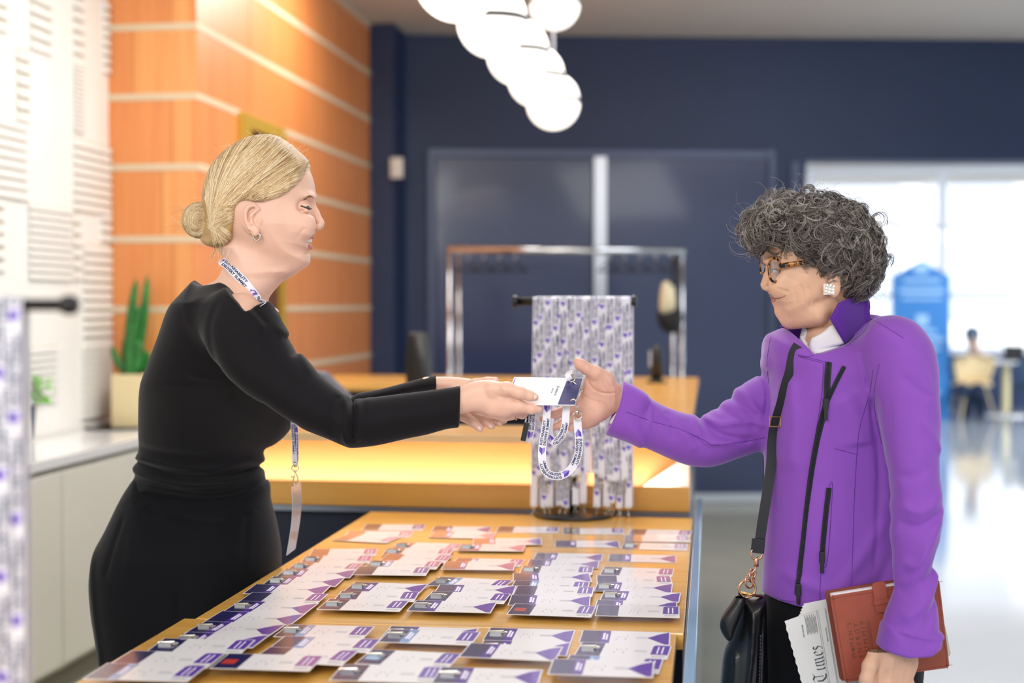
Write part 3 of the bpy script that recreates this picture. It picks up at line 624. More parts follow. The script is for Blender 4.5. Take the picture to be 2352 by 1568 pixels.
where = {'a': 'of the far left pile', 'b': 'of the second far pile', 'c': 'left of the stand base', 'd': 'before the stand base', 'e': 'of the far right pile',
         'f': 'of the left edge column', 'g': 'beside the left column foot', 'h': 'of the second column', 'i': 'of the middle column', 'j': 'of the fourth column',
         'k': 'of the right edge column', 'l': 'of the near centre block', 'm': 'of the near right block', 'n': 'of the near left block'}
kinds = {'T': 'with a purple triangle', 'B': 'with a purple block', 'C': 'with light blue band'}
BD = [b.split() for b in badges.replace('\n', '|').split('|')]
col = {}
for i, b in enumerate(BD): col.setdefault(b[5], []).append((float(b[2]), i))
rank = {}
for k, l in col.items():
    l.sort(reverse=True)
    for r_, (_, i) in enumerate(l): rank[i] = (r_, len(l))
placed = []
order = sorted(range(len(BD)), key=lambda i: float(BD[i][2])+float(BD[i][4]))
for i in order:
    b = BD[i]; kd = b[0][0]; spot = b[0][1:] or None; key = b[0]
    if key not in BME: BME[key] = badge_mesh(kd, spot)
    z = 0.0
    for it in range(3):
        p0 = Z(float(b[1]), float(b[2]), TZ+z); p1 = Z(float(b[3]), float(b[4]), TZ+z); d = p1-p0; L = np.linalg.norm(d[:2]); an = math.atan2(d[1], d[0])
        cen = p0[:2]+np.array([math.cos(an)*L/2-math.sin(an)*BW/2, math.sin(an)*L/2+math.cos(an)*BW/2])
        zz = 0.0
        for (c2, z2, L2) in placed:
            if abs(c2[0]-cen[0]) < (L+L2)/2+.004 and abs(c2[1]-cen[1]) < BW+.004: zz = max(zz, z2+.0012)
        if abs(zz-z) < 1e-6: break
        z = zz
    placed.append((cen, z, L))
    o = bpy.data.objects.new('name_badge', BME[key]); C.objects.link(o); o.location = (p0[0], p0[1], TZ+z+.0004); o.rotation_euler = (0, 0, an); o.scale = (max(.85, min(1.25, L/BL)), 1, 1)
    r_, n_ = rank[i]
    if spot: kinds[kd] = kinds[kd].replace('a purple block', 'purple block')
    ex = ' and red mark' if spot == 'red' else ' and blue mark' if spot == 'blue' else ' and yellow mark' if spot == 'yellow' else ''
    tag(o, 'badge %s%s, %s from the front %s' % (kinds[kd], ex, ordn[r_], where[b[5]]), 'name badge', 'name badges on the tables')
    if len(b) > 6:
        c_ = bpy.data.objects.new('clip', CLIP); C.objects.link(c_); c_.parent = o
# ---------------------------------------------------------------- implicit modelling in the camera frame (right, up, depth)
def smin(a, b, k):
    h = np.maximum(k-np.abs(a-b), 0)/k; return np.minimum(a, b)-h*h*k*.25
def smax(a, b, k): return -smin(-a, -b, k)
class Field:
    def __init__(s, lo, hi, h):
        s.lo = np.array(lo, float); s.h = h; s.n = np.ceil((np.array(hi)-s.lo)/h).astype(int)+1
        s.ax = [(s.lo[i]+np.arange(s.n[i])*h).astype(np.float32) for i in range(3)]
        s.d = np.full(s.n, 1.0, np.float32)
    def win(s, lo, hi):
        a = np.clip(np.floor((np.array(lo)-s.lo)/s.h).astype(int), 0, s.n-1); b = np.clip(np.ceil((np.array(hi)-s.lo)/s.h).astype(int)+1, 1, s.n)
        sl = tuple(slice(int(a[i]), int(b[i])) for i in range(3))
        return sl, s.ax[0][sl[0]][:, None, None], s.ax[1][sl[1]][None, :, None], s.ax[2][sl[2]][None, None, :]
    def put(s, sl, v, k, op='u'):
        c = s.d[sl]
        s.d[sl] = smin(c, v, k) if op == 'u' else smax(c, -v, k) if op == 's' else smax(c, v, k)
    def cone(s, a, b, ra, rb, k=.01, op='u', sz=1.0):      # rounded cone, sz squashes it in depth
        a = np.array(a, float); b = np.array(b, float); m = max(ra, rb)*max(1, sz)+k+.01
        sl, X, Y, Z_ = s.win(np.minimum(a, b)-m, np.maximum(a, b)+m)
        ba = b-a; L2 = (ba**2).sum()+1e-12
        t = np.clip(((X-a[0])*ba[0]+(Y-a[1])*ba[1]+(Z_-a[2])*ba[2])/L2, 0, 1)
        d = np.sqrt((X-a[0]-t*ba[0])**2+(Y-a[1]-t*ba[1])**2+((Z_-a[2]-t*ba[2])/sz)**2)-(ra+(rb-ra)*t)
        s.put(sl, d, k, op); return s
    def chain(s, pts, rad, k=.008, op='u', sz=1.0):
        for i in range(len(pts)-1): s.cone(pts[i], pts[i+1], rad[i], rad[i+1], k, op, sz)
        return s
    def ell(s, c, r, k=.01, op='u', R=None):
        c = np.array(c, float); r = np.broadcast_to(np.array(r, float), (3,)); m = r.max()+k+.01
        sl, X, Y, Z_ = s.win(c-m, c+m); x, y, z = X-c[0], Y-c[1], Z_-c[2]
        if R is not None: x, y, z = [R[0, i]*x+R[1, i]*y+R[2, i]*z for i in range(3)]
        q = np.sqrt((x/r[0])**2+(y/r[1])**2+(z/r[2])**2); s.put(sl, (q-1)*r.min(), k, op); return s
    def sil(s, poly, d0, W, R, k=.01, op='u', zc=None, n=6, blur=1, pw=2.0, wfun=None, sharp=None):
        # body inflated from an outline: poly in picture points at depth d0, half thickness W, rounding R; zc(u,v) moves the mid plane
        pc = crom(poly, n, True) if n > 1 else np.array(poly, float)
        p = np.stack([(pc[:, 0]-CX)/FPX*d0, (CY-pc[:, 1])/FPX*d0], 1)
        lo = np.array([p[:, 0].min(), p[:, 1].min(), -9]); hi = np.array([p[:, 0].max(), p[:, 1].max(), 9]); m = k+.015
        zz = 0 if zc is None else None
        ex = 1.12 if zc is not None else 1.0
        cN = (lo+hi)/2; sl, X, Y, Z_ = s.win(np.where(lo < 0, lo*ex, lo/ex)-m, np.where(hi > 0, hi*ex, hi/ex)+m); U = X[:, :, 0]; V = Y[:, :, 0]; U, V = np.broadcast_arrays(U, V)
        if zc is not None:
            z0m = zc(U/d0*FPX+CX, CY-V/d0*FPX); U = U*d0/z0m; V = V*d0/z0m
        d = np.full(U.shape, 9.0, np.float32); ins = np.zeros(U.shape, bool)
        for i in range(len(p)):
            a = p[i]; b = p[(i+1) % len(p)]; e = b-a; l2 = e@e+1e-12
            t = np.clip(((U-a[0])*e[0]+(V-a[1])*e[1])/l2, 0, 1); d = np.minimum(d, (U-a[0]-t*e[0])**2+(V-a[1]-t*e[1])**2)
            c = (a[1] > V) != (b[1] > V); xx = a[0]+(V-a[1])*(e[0]/(e[1] if abs(e[1]) > 1e-12 else 1e-12)); ins ^= c & (U < xx)
        d = np.sqrt(d); dd = np.where(ins, -d, d).astype(np.float32)
        q = np.maximum(1+dd/R, 0)
        for _ in range(blur):
            qb = q.copy(); qb[1:-1, 1:-1] = (q[:-2, 1:-1]+q[2:, 1:-1]+q[1:-1, :-2]+q[1:-1, 2:]+4*q[1:-1, 1:-1])/8; q = np.where(q < .93, qb, q)
        w_ = W if wfun is None else wfun(U/d0*FPX+CX, CY-V/d0*FPX); z0 = d0 if zc is None else z0m
        w_ = np.broadcast_to(np.asarray(w_, np.float32), U.shape)[:, :, None]; z0 = np.broadcast_to(np.asarray(z0, np.float32), U.shape)[:, :, None]
        f = ((q[:, :, None]**pw+(np.abs(Z_-z0)/w_)**pw)**(1/pw)-1)*min(R, float(np.min(w_)))
        s.put(sl, f.astype(np.float32), k, op); return s
    def cut(s, poly, d0, k=.004, op='i', n=6, grow=0.0, off=0.0):      # keep (i) or remove (s) what lies inside an outline
        pc = crom(poly, n, True) if n > 1 else np.array(poly, float); p = np.stack([(pc[:, 0]-CX)/FPX*d0, (CY-pc[:, 1])/FPX*d0], 1)
        sl, X, Y, Z_ = s.win([-9, -9, -9], [9, 9, 9]); U, V = np.broadcast_arrays(X[:, :, 0], Y[:, :, 0]); d = np.full(U.shape, 9.0); ins = np.zeros(U.shape, bool)
        for i in range(len(p)):
            a = p[i]; b = p[(i+1) % len(p)]; e = b-a; l2 = e@e+1e-12
            t = np.clip(((U-a[0])*e[0]+(V-a[1])*e[1])/l2, 0, 1); d = np.minimum(d, (U-a[0]-t*e[0])**2+(V-a[1]-t*e[1])**2)
            c = (a[1] > V) != (b[1] > V); xx = a[0]+(V-a[1])*(e[0]/(e[1] if abs(e[1]) > 1e-12 else 1e-12)); ins ^= c & (U < xx)
        dd = (np.where(ins, -np.sqrt(d), np.sqrt(d))-grow).astype(np.float32)[:, :, None]
        s.d = smax(s.d, dd if op == 'i' else -dd, k); return s
    def ridges(s, d0, items, zlim=None, zf=None):      # folds: (polyline in picture points, width px, height m)
        X, Y = s.ax[0][:, None], s.ax[1][None, :]; U, V = np.broadcast_arrays(X/d0*FPX+CX, CY-Y/d0*FPX); M = np.zeros(U.shape)
        if zf is not None: zq = zf(U, V); U = (U-CX)*d0/zq+CX; V = (V-CY)*d0/zq+CY
        for poly, wd, amp in items:
            p = crom(poly, 4); best = np.full(U.shape, 1e9); tt = np.zeros(U.shape)
            for i in range(len(p)-1):
                a, b = p[i], p[i+1]; e = b-a; l2 = e@e+1e-9; t = np.clip(((U-a[0])*e[0]+(V-a[1])*e[1])/l2, 0, 1)
                dd = (U-a[0]-t*e[0])**2+(V-a[1]-t*e[1])**2; m = dd < best; best = np.where(m, dd, best); tt = np.where(m, (i+t)/(len(p)-1), tt)
            M += amp*np.exp(-best/wd**2)*np.clip(np.minimum(tt, 1-tt)*6+.15, 0, 1)
        Mz = M[:, :, None].astype(np.float32)
        if zlim is not None: Mz = Mz*(1/(1+np.exp(np.clip((s.ax[2]-zlim)/.006, -30, 30))))[None, None, :]
        s.d -= Mz; return s
    def warp(s, fn):      # fn(X,Y,Z) added to the field
        s.d += fn(s.ax[0][:, None, None], s.ax[1][None, :, None], s.ax[2][None, None, :]).astype(np.float32); return s
    def surf(s, smooth=2):
        d = s.d; n = d.shape; ng = d < 0
        c = np.zeros((n[0]-1, n[1]-1, n[2]-1), np.int8)
        for i in (0, 1):
            for j in (0, 1):
                for k in (0, 1): c += ng[i:n[0]-1+i, j:n[1]-1+j, k:n[2]-1+k]
        act = (c > 0) & (c < 8); ii = np.argwhere(act); idx = np.full(act.shape, -1, np.int64); idx[act] = np.arange(len(ii))
        acc = np.zeros((len(ii), 3)); cnt = np.zeros(len(ii)); cs = [(i, j, k) for i in (0, 1) for j in (0, 1) for k in (0, 1)]
        val = {q: d[ii[:, 0]+q[0], ii[:, 1]+q[1], ii[:, 2]+q[2]] for q in cs}
        for q in cs:
            for a in range(3):
                if q[a] == 0:
                    r = list(q); r[a] = 1; r = tuple(r); va, vb = val[q], val[r]; m = (va < 0) != (vb < 0)
                    t = np.where(m, va/(va-vb+1e-20*(va == vb)), 0); pt = np.array(q, float)[None].repeat(len(ii), 0); pt[:, a] += t
                    acc[m] += pt[m]; cnt[m] += 1
        v = (acc/cnt[:, None]+ii)*s.h+s.lo; F = []
        for a in range(3):
            sl0 = [slice(1, n[0]-1), slice(1, n[1]-1), slice(1, n[2]-1)]; sl0[a] = slice(0, n[a]-1); sl1 = list(sl0); sl1[a] = slice(1, n[a])
            A_ = ng[tuple(sl0)]; B_ = ng[tuple(sl1)]
            for flip, m in ((False, A_ & ~B_), (True, ~A_ & B_)):
                e = np.argwhere(m); 
                if not len(e): continue
                off = np.array([1, 1, 1]); off[a] = 0; e = e+off; b_, c_ = [(1, 2), (2, 0), (0, 1)][a]
                def g(db, dc):
                    t = e.copy(); t[:, b_] -= db; t[:, c_] -= dc; return idx[t[:, 0], t[:, 1], t[:, 2]]
                quad = np.stack([g(1, 1), g(0, 1), g(0, 0), g(1, 0)], 1)
                F.append(quad[:, ::-1] if flip else quad)
        F = np.concatenate(F)
        F = F[(F >= 0).all(1)]
        if smooth:
            E = np.concatenate([F[:, [0, 1]], F[:, [1, 2]], F[:, [2, 3]], F[:, [3, 0]]]); E = np.concatenate([E, E[:, ::-1]])
            deg = np.bincount(E[:, 0], minlength=len(v))[:, None]
            for it in range(smooth):
                for lam in (.5, -.52):
                    sm = np.stack([np.bincount(E[:, 0], v[E[:, 1], k], len(v)) for k in range(3)], 1)/np.maximum(deg, 1)
                    v = v+lam*(sm-v)
        return v, F
def bnd(x0, x1, y0, y1, z0, z1):
    q = np.array([cc(x, y, z) for x in (x0, x1) for y in (y0, y1) for z in (z0, z1)]); return q.min(0), q.max(0)
def obj_from(name, parts, mats, parent=None, loc=None, mi=None, mf=None):      # parts: list of (camera frame verts, faces)
    mb_v = []; mb_f = []; n = 0; mm = []
    for k, (v, f) in enumerate(parts): mb_v.append(v); mb_f.append(f+n); n += len(v); mm.append(np.full(len(f), (mi[k] if mi else 0)))
    vc = np.concatenate(mb_v); f = np.concatenate(mb_f); v = c2w(vc); base = worg(parent) if parent is not None else np.array(loc if loc is not None else (0, 0, 0))
    v = v-base; me = bpy.data.meshes.new(name); me.vertices.add(len(v)); me.vertices.foreach_set('co', v.astype(np.float32).ravel())
    me.loops.add(len(f)*4); me.loops.foreach_set('vertex_index', f[:, ::-1].astype(np.int32).ravel()); me.polygons.add(len(f))
    me.polygons.foreach_set('loop_start', np.arange(len(f), dtype=np.int32)*4)
    if mf is not None:
        c = vc[f].mean(1); mm = [mf(c[:, 0]/c[:, 2]*FPX+CX, CY-c[:, 1]/c[:, 2]*FPX, c[:, 2], np.concatenate(mm))]
    me.polygons.foreach_set('use_smooth', np.ones(len(f), bool)); me.polygons.foreach_set('material_index', np.concatenate(mm).astype(np.int32))
    for q in (mats if isinstance(mats, (list, tuple)) else [mats]): me.materials.append(q)
    me.update(calc_edges=True); me.validate()
    o = bpy.data.objects.new(name, me); C.objects.link(o)
    if parent is not None: o.parent = parent
    elif loc is not None: o.location = tuple(loc)
    return o
def bvh(parts):
    vs = []; fs = []; n = 0
    for v, f in parts: vs.append(v); fs.append(f+n); n += len(v)
    return BVHTree.FromPolygons(np.concatenate(vs).tolist(), np.concatenate(fs).tolist())
def on(b, px, py, lift=0.0, back=False, default=None):      # camera-frame point on a surface seen at a picture point
    r = Vector(cc(px, py, 1.0)).normalized()
    o_, dr = (Vector((0, 0, 0)), r) if not back else (r*8, -r)
    h = b.ray_cast(o_, dr)
    if h[0] is None:
        if default is None: return None
        return cc(px, py, default)
    nn = h[1]; 
    if nn.dot(dr) > 0: nn = -nn
    return np.array(h[0]+nn*lift)
def lw(pts): return [c2w(p) for p in pts if p is not None]

def hair_mat(name, c0, c1, c2, rough=.35):
    m = bpy.data.materials.new(name); m.use_nodes = True; nt = m.node_tree; b = nt.nodes['Principled BSDF']
    h = nt.nodes.new('ShaderNodeHairInfo'); r = nt.nodes.new('ShaderNodeValToRGB'); r.color_ramp.elements[0].color = (*lin(c0), 1); r.color_ramp.elements[1].color = (*lin(c2), 1)
    e = r.color_ramp.elements.new(.5); e.color = (*lin(c1), 1); nt.links.new(h.outputs['Random'], r.inputs[0]); nt.links.new(r.outputs[0], b.inputs['Base Color'])
    b.inputs['Roughness'].default_value = rough; b.inputs['Specular IOR Level'].default_value = .6; return m
def strands(name, curves, rad, m, parent, tip=.4):      # curves: list of camera-frame point arrays of the same length
    n = len(curves[0]); hc = bpy.data.hair_curves.new(name); hc.add_curves([n]*len(curves))
    p = c2w(np.concatenate(curves))-worg(parent)
    hc.points.foreach_set('position', p.astype(np.float32).ravel())
    ra = hc.attributes.get('radius') or hc.attributes.new('radius', 'FLOAT', 'POINT')
    t = np.tile(np.linspace(0, 1, n), len(curves)); ra.data.foreach_set('value', (rad*(1-(1-tip)*t)).astype(np.float32))
    hc.materials.append(m); o = bpy.data.objects.new(name, hc); C.objects.link(o); o.parent = parent; return o
BASE = {}
# ---------------------------------------------------------------- person in black, leaning from the left
M_skinA = mat('fair_skin', '#ecc0ab', .48, sss=.12, bump=.12, bscale=500, bdist=.0004, var=.04, vscale=40)
M_lipA = mat('lips_pink', '#c4706c', .35); M_skinrosy = mat('fair_skin_rosy', '#e6a896', .48, sss=.12)
M_knit = mat('black_rib_knit', '#0f0e13', .8, sheen=.12, bump=.25, bscale=900, bdist=.0006, spec=.25)
M_trous = mat('black_trouser_wool', '#0b0c12', .85, sheen=.1, bump=.2, bscale=1200, bdist=.0005, spec=.2)
M_tooth = mat('teeth', '#f0ebe0', .25); M_eyew = mat('eye_white', '#eae6e2', .2); M_iris = mat('iris_dark', '#4a5560', .15); M_lash = mat('lashes', '#4a3326', .6)
M_nail = mat('nail_polish_pale', '#f3cfc6', .15, coat=1.0)
M_blond = mat('blonde_hair_base', '#bb9868', .5, var=.3, vscale=30, stretch=(1, 1, 1))
HA = 2.66
def zz(z): return lambda px, py: np.full(np.shape(px), z) if np.ndim(px) else z
rb = P(430, 1500, 3.0); rootA = empty('person', (rb[0], rb[1], 0)); BASE[rootA.name] = np.array(rootA.location)
tag(rootA, 'person in black with blonde hair in a bun, leaning forward to hand over a badge', 'person')
# head
def e2(px, py, z): return cc(px, py, z)
skull = [(712, 592), (711, 604), (700, 613), (672, 622), (640, 622), (600, 610), (560, 580), (520, 556), (492, 520), (479, 470), (482, 428), (502, 380), (536, 348), (575, 327), (622, 322), (656, 338), (684, 362), (702, 380), (715, 400), (722, 425), (724, 448), (719, 466), (715, 480), (717, 500), (718, 520), (719, 528), (716, 535), (720, 543), (714, 550), (711, 556), (715, 566), (712, 573), (707, 579), (712, 586)]
def headA(h=.0017):
    F = Field(*bnd(455, 760, 300, 715, HA-.09, HA+.11), h)
    F.sil(skull, HA, .071, .075, k=.001, pw=2.15, wfun=lambda px, py: .071-.016*np.clip((py-520)/90, 0, 1)*np.clip((px-560)/80, 0, 1), n=4)
    neck = [(503, 560), (515, 600), (500, 640), (452, 668), (440, 720), (630, 720), (614, 690), (640, 655), (668, 625), (640, 600), (560, 540)]
    F.sil(neck, HA, .055, .055, k=.02, wfun=lambda px, py: .052+.05*np.clip((py-640)/60, 0, 1)**1.5)
    F.cone(cc(600, 596, HA-.020), cc(668, 602, HA-.010), .012, .009, .03)
    for s in (-1, 1):
        F.ell(cc(690, 516, HA+s*.040), (.026, .022, .016), .025)      # cheek
        F.ell(cc(708, 452, HA+s*.026), (.010, .006, .014), .012)      # brow ridge
        F.ell(cc(704, 476, HA+s*.040), (.013, .010, .012), .014, 's')
        F.ell(cc(698, 477, HA+s*.032), (.0125, .0115, .0125), .004)
        F.cone(cc(712, 481, HA+s*.034), cc(694, 474, HA+s*.0445), .0012, .0012, .0015, 's')
        F.chain([cc(713, 485, HA+s*.034), cc(703, 483.5, HA+s*.0415), cc(694, 479, HA+s*.0435)], [.0022, .0026, .0016], .003)
        F.ell(cc(728, 521, HA+s*.0095), (.0085, .0062, .006), .004)
    F.chain([cc(716, 468, HA), cc(724, 490, HA), cc(736, 512, HA)], [.0068, .0072, .0078], .006)
    F.cone(cc(720, 527, HA), cc(735, 520, HA), .005, .006, .004)
    for s in (-1, 1): F.ell(cc(730, 528, HA+s*.006), (.005, .0028, .003), .002, 's')
    # smiling mouth
    for s in (-1, 1):
        F.chain([cc(722, 550, HA+s*.004), cc(708, 553, HA+s*.024), cc(698, 554, HA+s*.032)], [.0058, .0045, .0018], .003, 's')
        F.chain([cc(722, 545, HA+s*.002), cc(711, 545, HA+s*.02), cc(699, 551, HA+s*.031)], [.0012, .0028, .0015], .004)
        F.chain([cc(711, 568, HA+s*.002), cc(707, 566, HA+s*.018), cc(698, 558, HA+s*.030)], [.0045, .0040, .0018], .004)
    F.ridges(HA, [([(712, 528), (701, 538), (694, 552)], 3.2, -.0013), ([(706, 580), (700, 583)], 4, -.001), ([(694, 487), (702, 488), (711, 486)], 2.2, -.0012)])
    # ears
    for s in (-1, 1):
        z = HA+s*.0745
        F.ell(cc(580, 505, z-s*.006), (.0155, .027, .007), .006); F.ell(cc(583, 504, z+s*.004), (.010, .018, .006), .004, 's')
        F.chain([cc(590, 530, z), cc(572, 524, z), cc(564, 506, z+s*.003), (cc(563, 487, z+s*.005)), cc(571, 474, z+s*.005), cc(584, 471, z+s*.002), cc(594, 480, z)], [.0035, .0036, .0036, .0038, .0038, .0034, .003], .002)
        F.chain([cc(588, 484, z), cc(577, 495, z+s*.002), cc(578, 512, z+s*.001), cc(586, 522, z)], [.003, .0032, .003, .003], .003)
        F.ell(cc(586, 532, z), (.0072, .0085, .0035), .003); F.ell(cc(596, 508, z-s*.003), (.004, .006, .004), .003)
    return F
FH = headA(); HAp = FH.surf(2)
BH = bvh([HAp])
# hands of the person in black
def nearhand():
    F = Field(cc(1015, 1010, 2.53), cc(1260, 850, 2.69), .0015)
    pl = [(1025, 899), (1050, 893), (1086, 876), (1130, 873), (1165, 884), (1188, 902), (1196, 925), (1188, 946), (1160, 958), (1128, 955), (1096, 944), (1057, 951), (1025, 956)]
    F.sil(pl, 2.60, .018, .022, k=.004, zc=lambda px, py: 2.60+.0*px, wfun=lambda px, py: .021-.004*np.clip((px-1040)/120, 0, 1))
    F.chain([cc(1130, 893, 2.59), cc(1165, 893, 2.583), cc(1195, 902, 2.58), cc(1217, 909, 2.585), cc(1229, 912, 2.588)], [.014, .0125, .0105, .0088, .0066], .006)
    F.chain([cc(1150, 925, 2.598), cc(1190, 932, 2.596), cc(1220, 938, 2.60), cc(1236, 939, 2.604)], [.016, .0125, .0098, .0082], .006)
    F.chain([cc(1140, 940, 2.612), cc(1180, 948, 2.615), cc(1200, 950, 2.63), cc(1190, 948, 2.645)], [.013, .0098, .0092, .008], .004)
    F.chain([cc(1125, 944, 2.62), cc(1158, 956, 2.625), cc(1176, 955, 2.64)], [.012, .009, .008], .004)
    F.chain([cc(1100, 938, 2.62), cc(1130, 950, 2.635), cc(1148, 950, 2.65)], [.012, .0085, .0075], .004)
    F.ridges(2.60, [([(1166, 902), (1178, 915), (1190, 922)], 3, -.0012), ([(1150, 878), (1160, 900)], 6, .001), ([(1120, 905), (1160, 918)], 6, .0012), ([(1216, 930), (1216, 944)], 2, -.0006)], 2.6)
    return F.surf(2)
def farhand():
    F = Field(cc(960, 1020, 2.60), cc(1190, 850, 2.78), .0016)
    pl = [(970, 868), (1003, 865), (1050, 866), (1090, 871), (1135, 876), (1150, 900), (1130, 940), (1090, 955), (1050, 945), (1030, 900), (970, 893)]
    F.sil(pl, 2.70, .015, .018, k=.004)
    F.chain([cc(1090, 882, 2.69), cc(1120, 876, 2.68), cc(1138, 873, 2.675)], [.011, .0085, .0065], .004)
    F.chain([cc(1050, 930, 2.68), cc(1066, 955, 2.66), cc(1088, 970, 2.65), cc(1102, 982, 2.645)], [.014, .0105, .009, .0078], .004)
    F.chain([cc(1075, 935, 2.69), cc(1094, 955, 2.67), cc(1116, 968, 2.66), cc(1128, 977, 2.655)], [.014, .0105, .0088, .0075], .004)
    F.chain([cc(1100, 935, 2.69), cc(1120, 952, 2.675), cc(1138, 962, 2.665), cc(1148, 969, 2.66)], [.013, .0098, .0082, .007], .004)
    F.chain([cc(1110, 925, 2.69), cc(1135, 945, 2.68), cc(1150, 958, 2.67), cc(1158, 965, 2.668)], [.012, .0085, .0075, .0064], .003)
    return F.surf(2)
NH, FHd = nearhand(), farhand()
# clothing: knit top
armN = [(520, 690), (560, 672), (590, 690), (612, 712), (636, 736), (655, 765), (669, 791), (705, 833), (751, 874), (793, 906), (811, 916), (850, 913), (889, 908), (981, 897), (1045, 888), (1085, 884), (1100, 935), (1085, 978), (1055, 982), (1027, 985), (980, 998), (935, 1007), (880, 1020), (843, 1026), (806, 1028), (783, 1021), (751, 1007), (705, 989), (673, 973), (640, 952), (600, 925), (555, 895), (515, 850), (495, 780), (500, 720)]
torso = [(453, 640), (470, 655), (500, 652), (521, 651), (545, 662), (575, 690), (600, 712), (615, 700), (632, 722), (640, 745), (668, 790), (700, 860), (700, 920), (676, 967), (659, 996), (632, 1020), (609, 1031), (603, 1044), (608, 1058), (600, 1068), (606, 1090), (611, 1112), (605, 1150), (450, 1180), (300, 1150), (308, 1104), (315, 1086), (311, 1072), (316, 1058), (315, 1048), (322, 1038), (323, 970), (328, 892), (342, 846), (370, 773), (393, 709), (420, 674)]
zarm = lambda px, py: 2.55+.05*np.clip((px-520)/500, 0, 1)
zT = lambda px, py: 2.70+.30*np.clip((py-700)/400, 0, 1)
def garA(inset=0.0, h=.0034):
    F = Field(*bnd(280, 1100, 600, 1210, 2.42, 3.16), h)
    farA = [(600, 760), (700, 860), (790, 915), (820, 903), (870, 894), (940, 876), (985, 864), (1040, 858), (1060, 880), (1040, 905), (1000, 900), (930, 908), (860, 925), (790, 945), (700, 930), (610, 860)]
    F.sil(farA, 2.74, .036, .04, k=.03, n=3, zc=lambda px, py: 2.83-.125*np.clip((px-650)/300, 0, 1))
    F.cut([(1003, 820), (1003, 950), (1150, 950), (1150, 820)], 2.70, k=.003, op='s', n=1)
    F.sil(torso, 2.70, .16, .11, k=.02, n=3, zc=zT, wfun=lambda px, py: .165-.045*np.clip((py-880)/150, 0, 1)-.02*np.clip((px-560)/80, 0, 1)-.05*np.clip((700-py)/60, 0, 1))
    F.sil(armN, 2.50, .056, .052, k=.018, n=3, zc=zarm, wfun=lambda px, py: .060-.024*np.clip((px-560)/450, 0, 1))
    F.ell(cc(545, 745, 2.57), (.055, .06, .05), .05)
    F.cut([(1057, 860), (1058, 895), (1057, 940), (1054, 1000), (1150, 1000), (1150, 860)], 2.60, k=.003, op='s', n=1)
    F.ridges(2.57, [([(793, 906), (800, 950), (795, 1000), (806, 1024)], 6, .005), ([(806, 915), (818, 960), (812, 1010)], 5, -.006), ([(822, 918), (832, 965), (826, 1015)], 6, .004), ([(846, 912), (850, 960)], 7, .002),
        ([(780, 905), (770, 950), (765, 1000)], 9, -.003), ([(640, 745), (690, 800), (720, 860)], 9, .003), ([(655, 770), (676, 790), (680, 820)], 7, -.003), ([(520, 690), (500, 740), (500, 800), (520, 870), (560, 905)], 9, -.002),
        ([(600, 925), (640, 960), (690, 985)], 10, -.003), ([(400, 860), (450, 875), (500, 880)], 10, .003), ([(380, 900), (440, 930), (520, 940)], 14, .004), ([(340, 980), (420, 1010), (520, 1030)], 14, .004),
        ([(560, 700), (600, 730), (620, 760)], 7, .0035), ([(590, 705), (625, 745)], 5, -.003)], 2.66)
    F.ridges(2.7, [([(314, 1056), (380, 1066), (450, 1082), (540, 1082), (606, 1068)], 6, -.008), ([(312, 1044), (400, 1054), (500, 1068), (604, 1048)], 7, .006), ([(310, 1074), (380, 1086), (460, 1102), (540, 1098), (606, 1084)], 8, .008), ([(320, 1100), (400, 1112), (500, 1126), (600, 1112)], 6, -.004),
        ([(330, 1020), (420, 1032), (520, 1042)], 8, -.003)], None, zT)
    F.sil([(503, 560), (515, 600), (500, 640), (452, 668), (440, 720), (630, 720), (614, 690), (640, 655), (668, 625), (640, 600), (560, 540)], HA, .055, .055, k=.012, wfun=lambda px, py: .059+.05*np.clip((py-640)/60, 0, 1)**1.5)
    # neckline opening
    return F
GA = garA(); 
neckcut = [(430, 560), (452, 642), (462, 652), (500, 652), (521, 650), (546, 660), (572, 682), (592, 700), (604, 716), (640, 700), (640, 560)]
body_in = GA.d.copy()
Gtop = GA; Gtop.cut([(430, 540), (446, 634), (457, 655), (500, 655), (522, 652), (546, 663), (571, 686), (590, 703), (606, 720), (625, 706), (650, 690), (705, 640), (705, 540)], 2.69, k=.003, op='s', n=4)
# hollow cuffs are closed by the wrists; trim the hem
topS = Gtop.surf(2)
# trousers
tr = [(312, 1096), (330, 1088), (450, 1112), (560, 1108), (608, 1100), (619, 1114), (620, 1150), (632, 1195), (642, 1260), (643, 1310), (638, 1380), (630, 1500), (620, 1700), (600, 1800), (430, 1840), (270, 1790), (252, 1640), (240, 1540), (228, 1450), (220, 1400), (215, 1335), (219, 1290), (228, 1255), (250, 1210), (283, 1140)]
F = Field(*bnd(190, 700, 1070, 2530, 2.74, 3.25), .0065)
F.sil(tr, 3.0, .175, .13, k=.004, n=3, wfun=lambda px, py: .135+.05*np.clip((py-1100)/160, 0, 1))
for s in (-1, 1):
    F.chain([cc(440, 1650, 3.0+s*.085), cc(425, 1900, 3.0+s*.095), cc(410, 2225, 3.0+s*.1)], [.125, .10, .09], .03)
F.ridges(3.0, [([(318, 1170), (305, 1230), (292, 1300)], 5, -.004), ([(300, 1140), (400, 1160), (520, 1180), (615, 1158)], 3.5, -.005), ([(300, 1132), (400, 1152), (520, 1170), (612, 1148)], 6, .003), ([(460, 1290), (452, 1380), (440, 1480)], 4, -.003),
    ([(590, 1150), (586, 1300), (580, 1450)], 5, -.003), ([(240, 1240), (262, 1420), (280, 1560)], 10, .004), ([(350, 1200), (345, 1280)], 8, .002)], 3.0)
trS = F.surf(2)
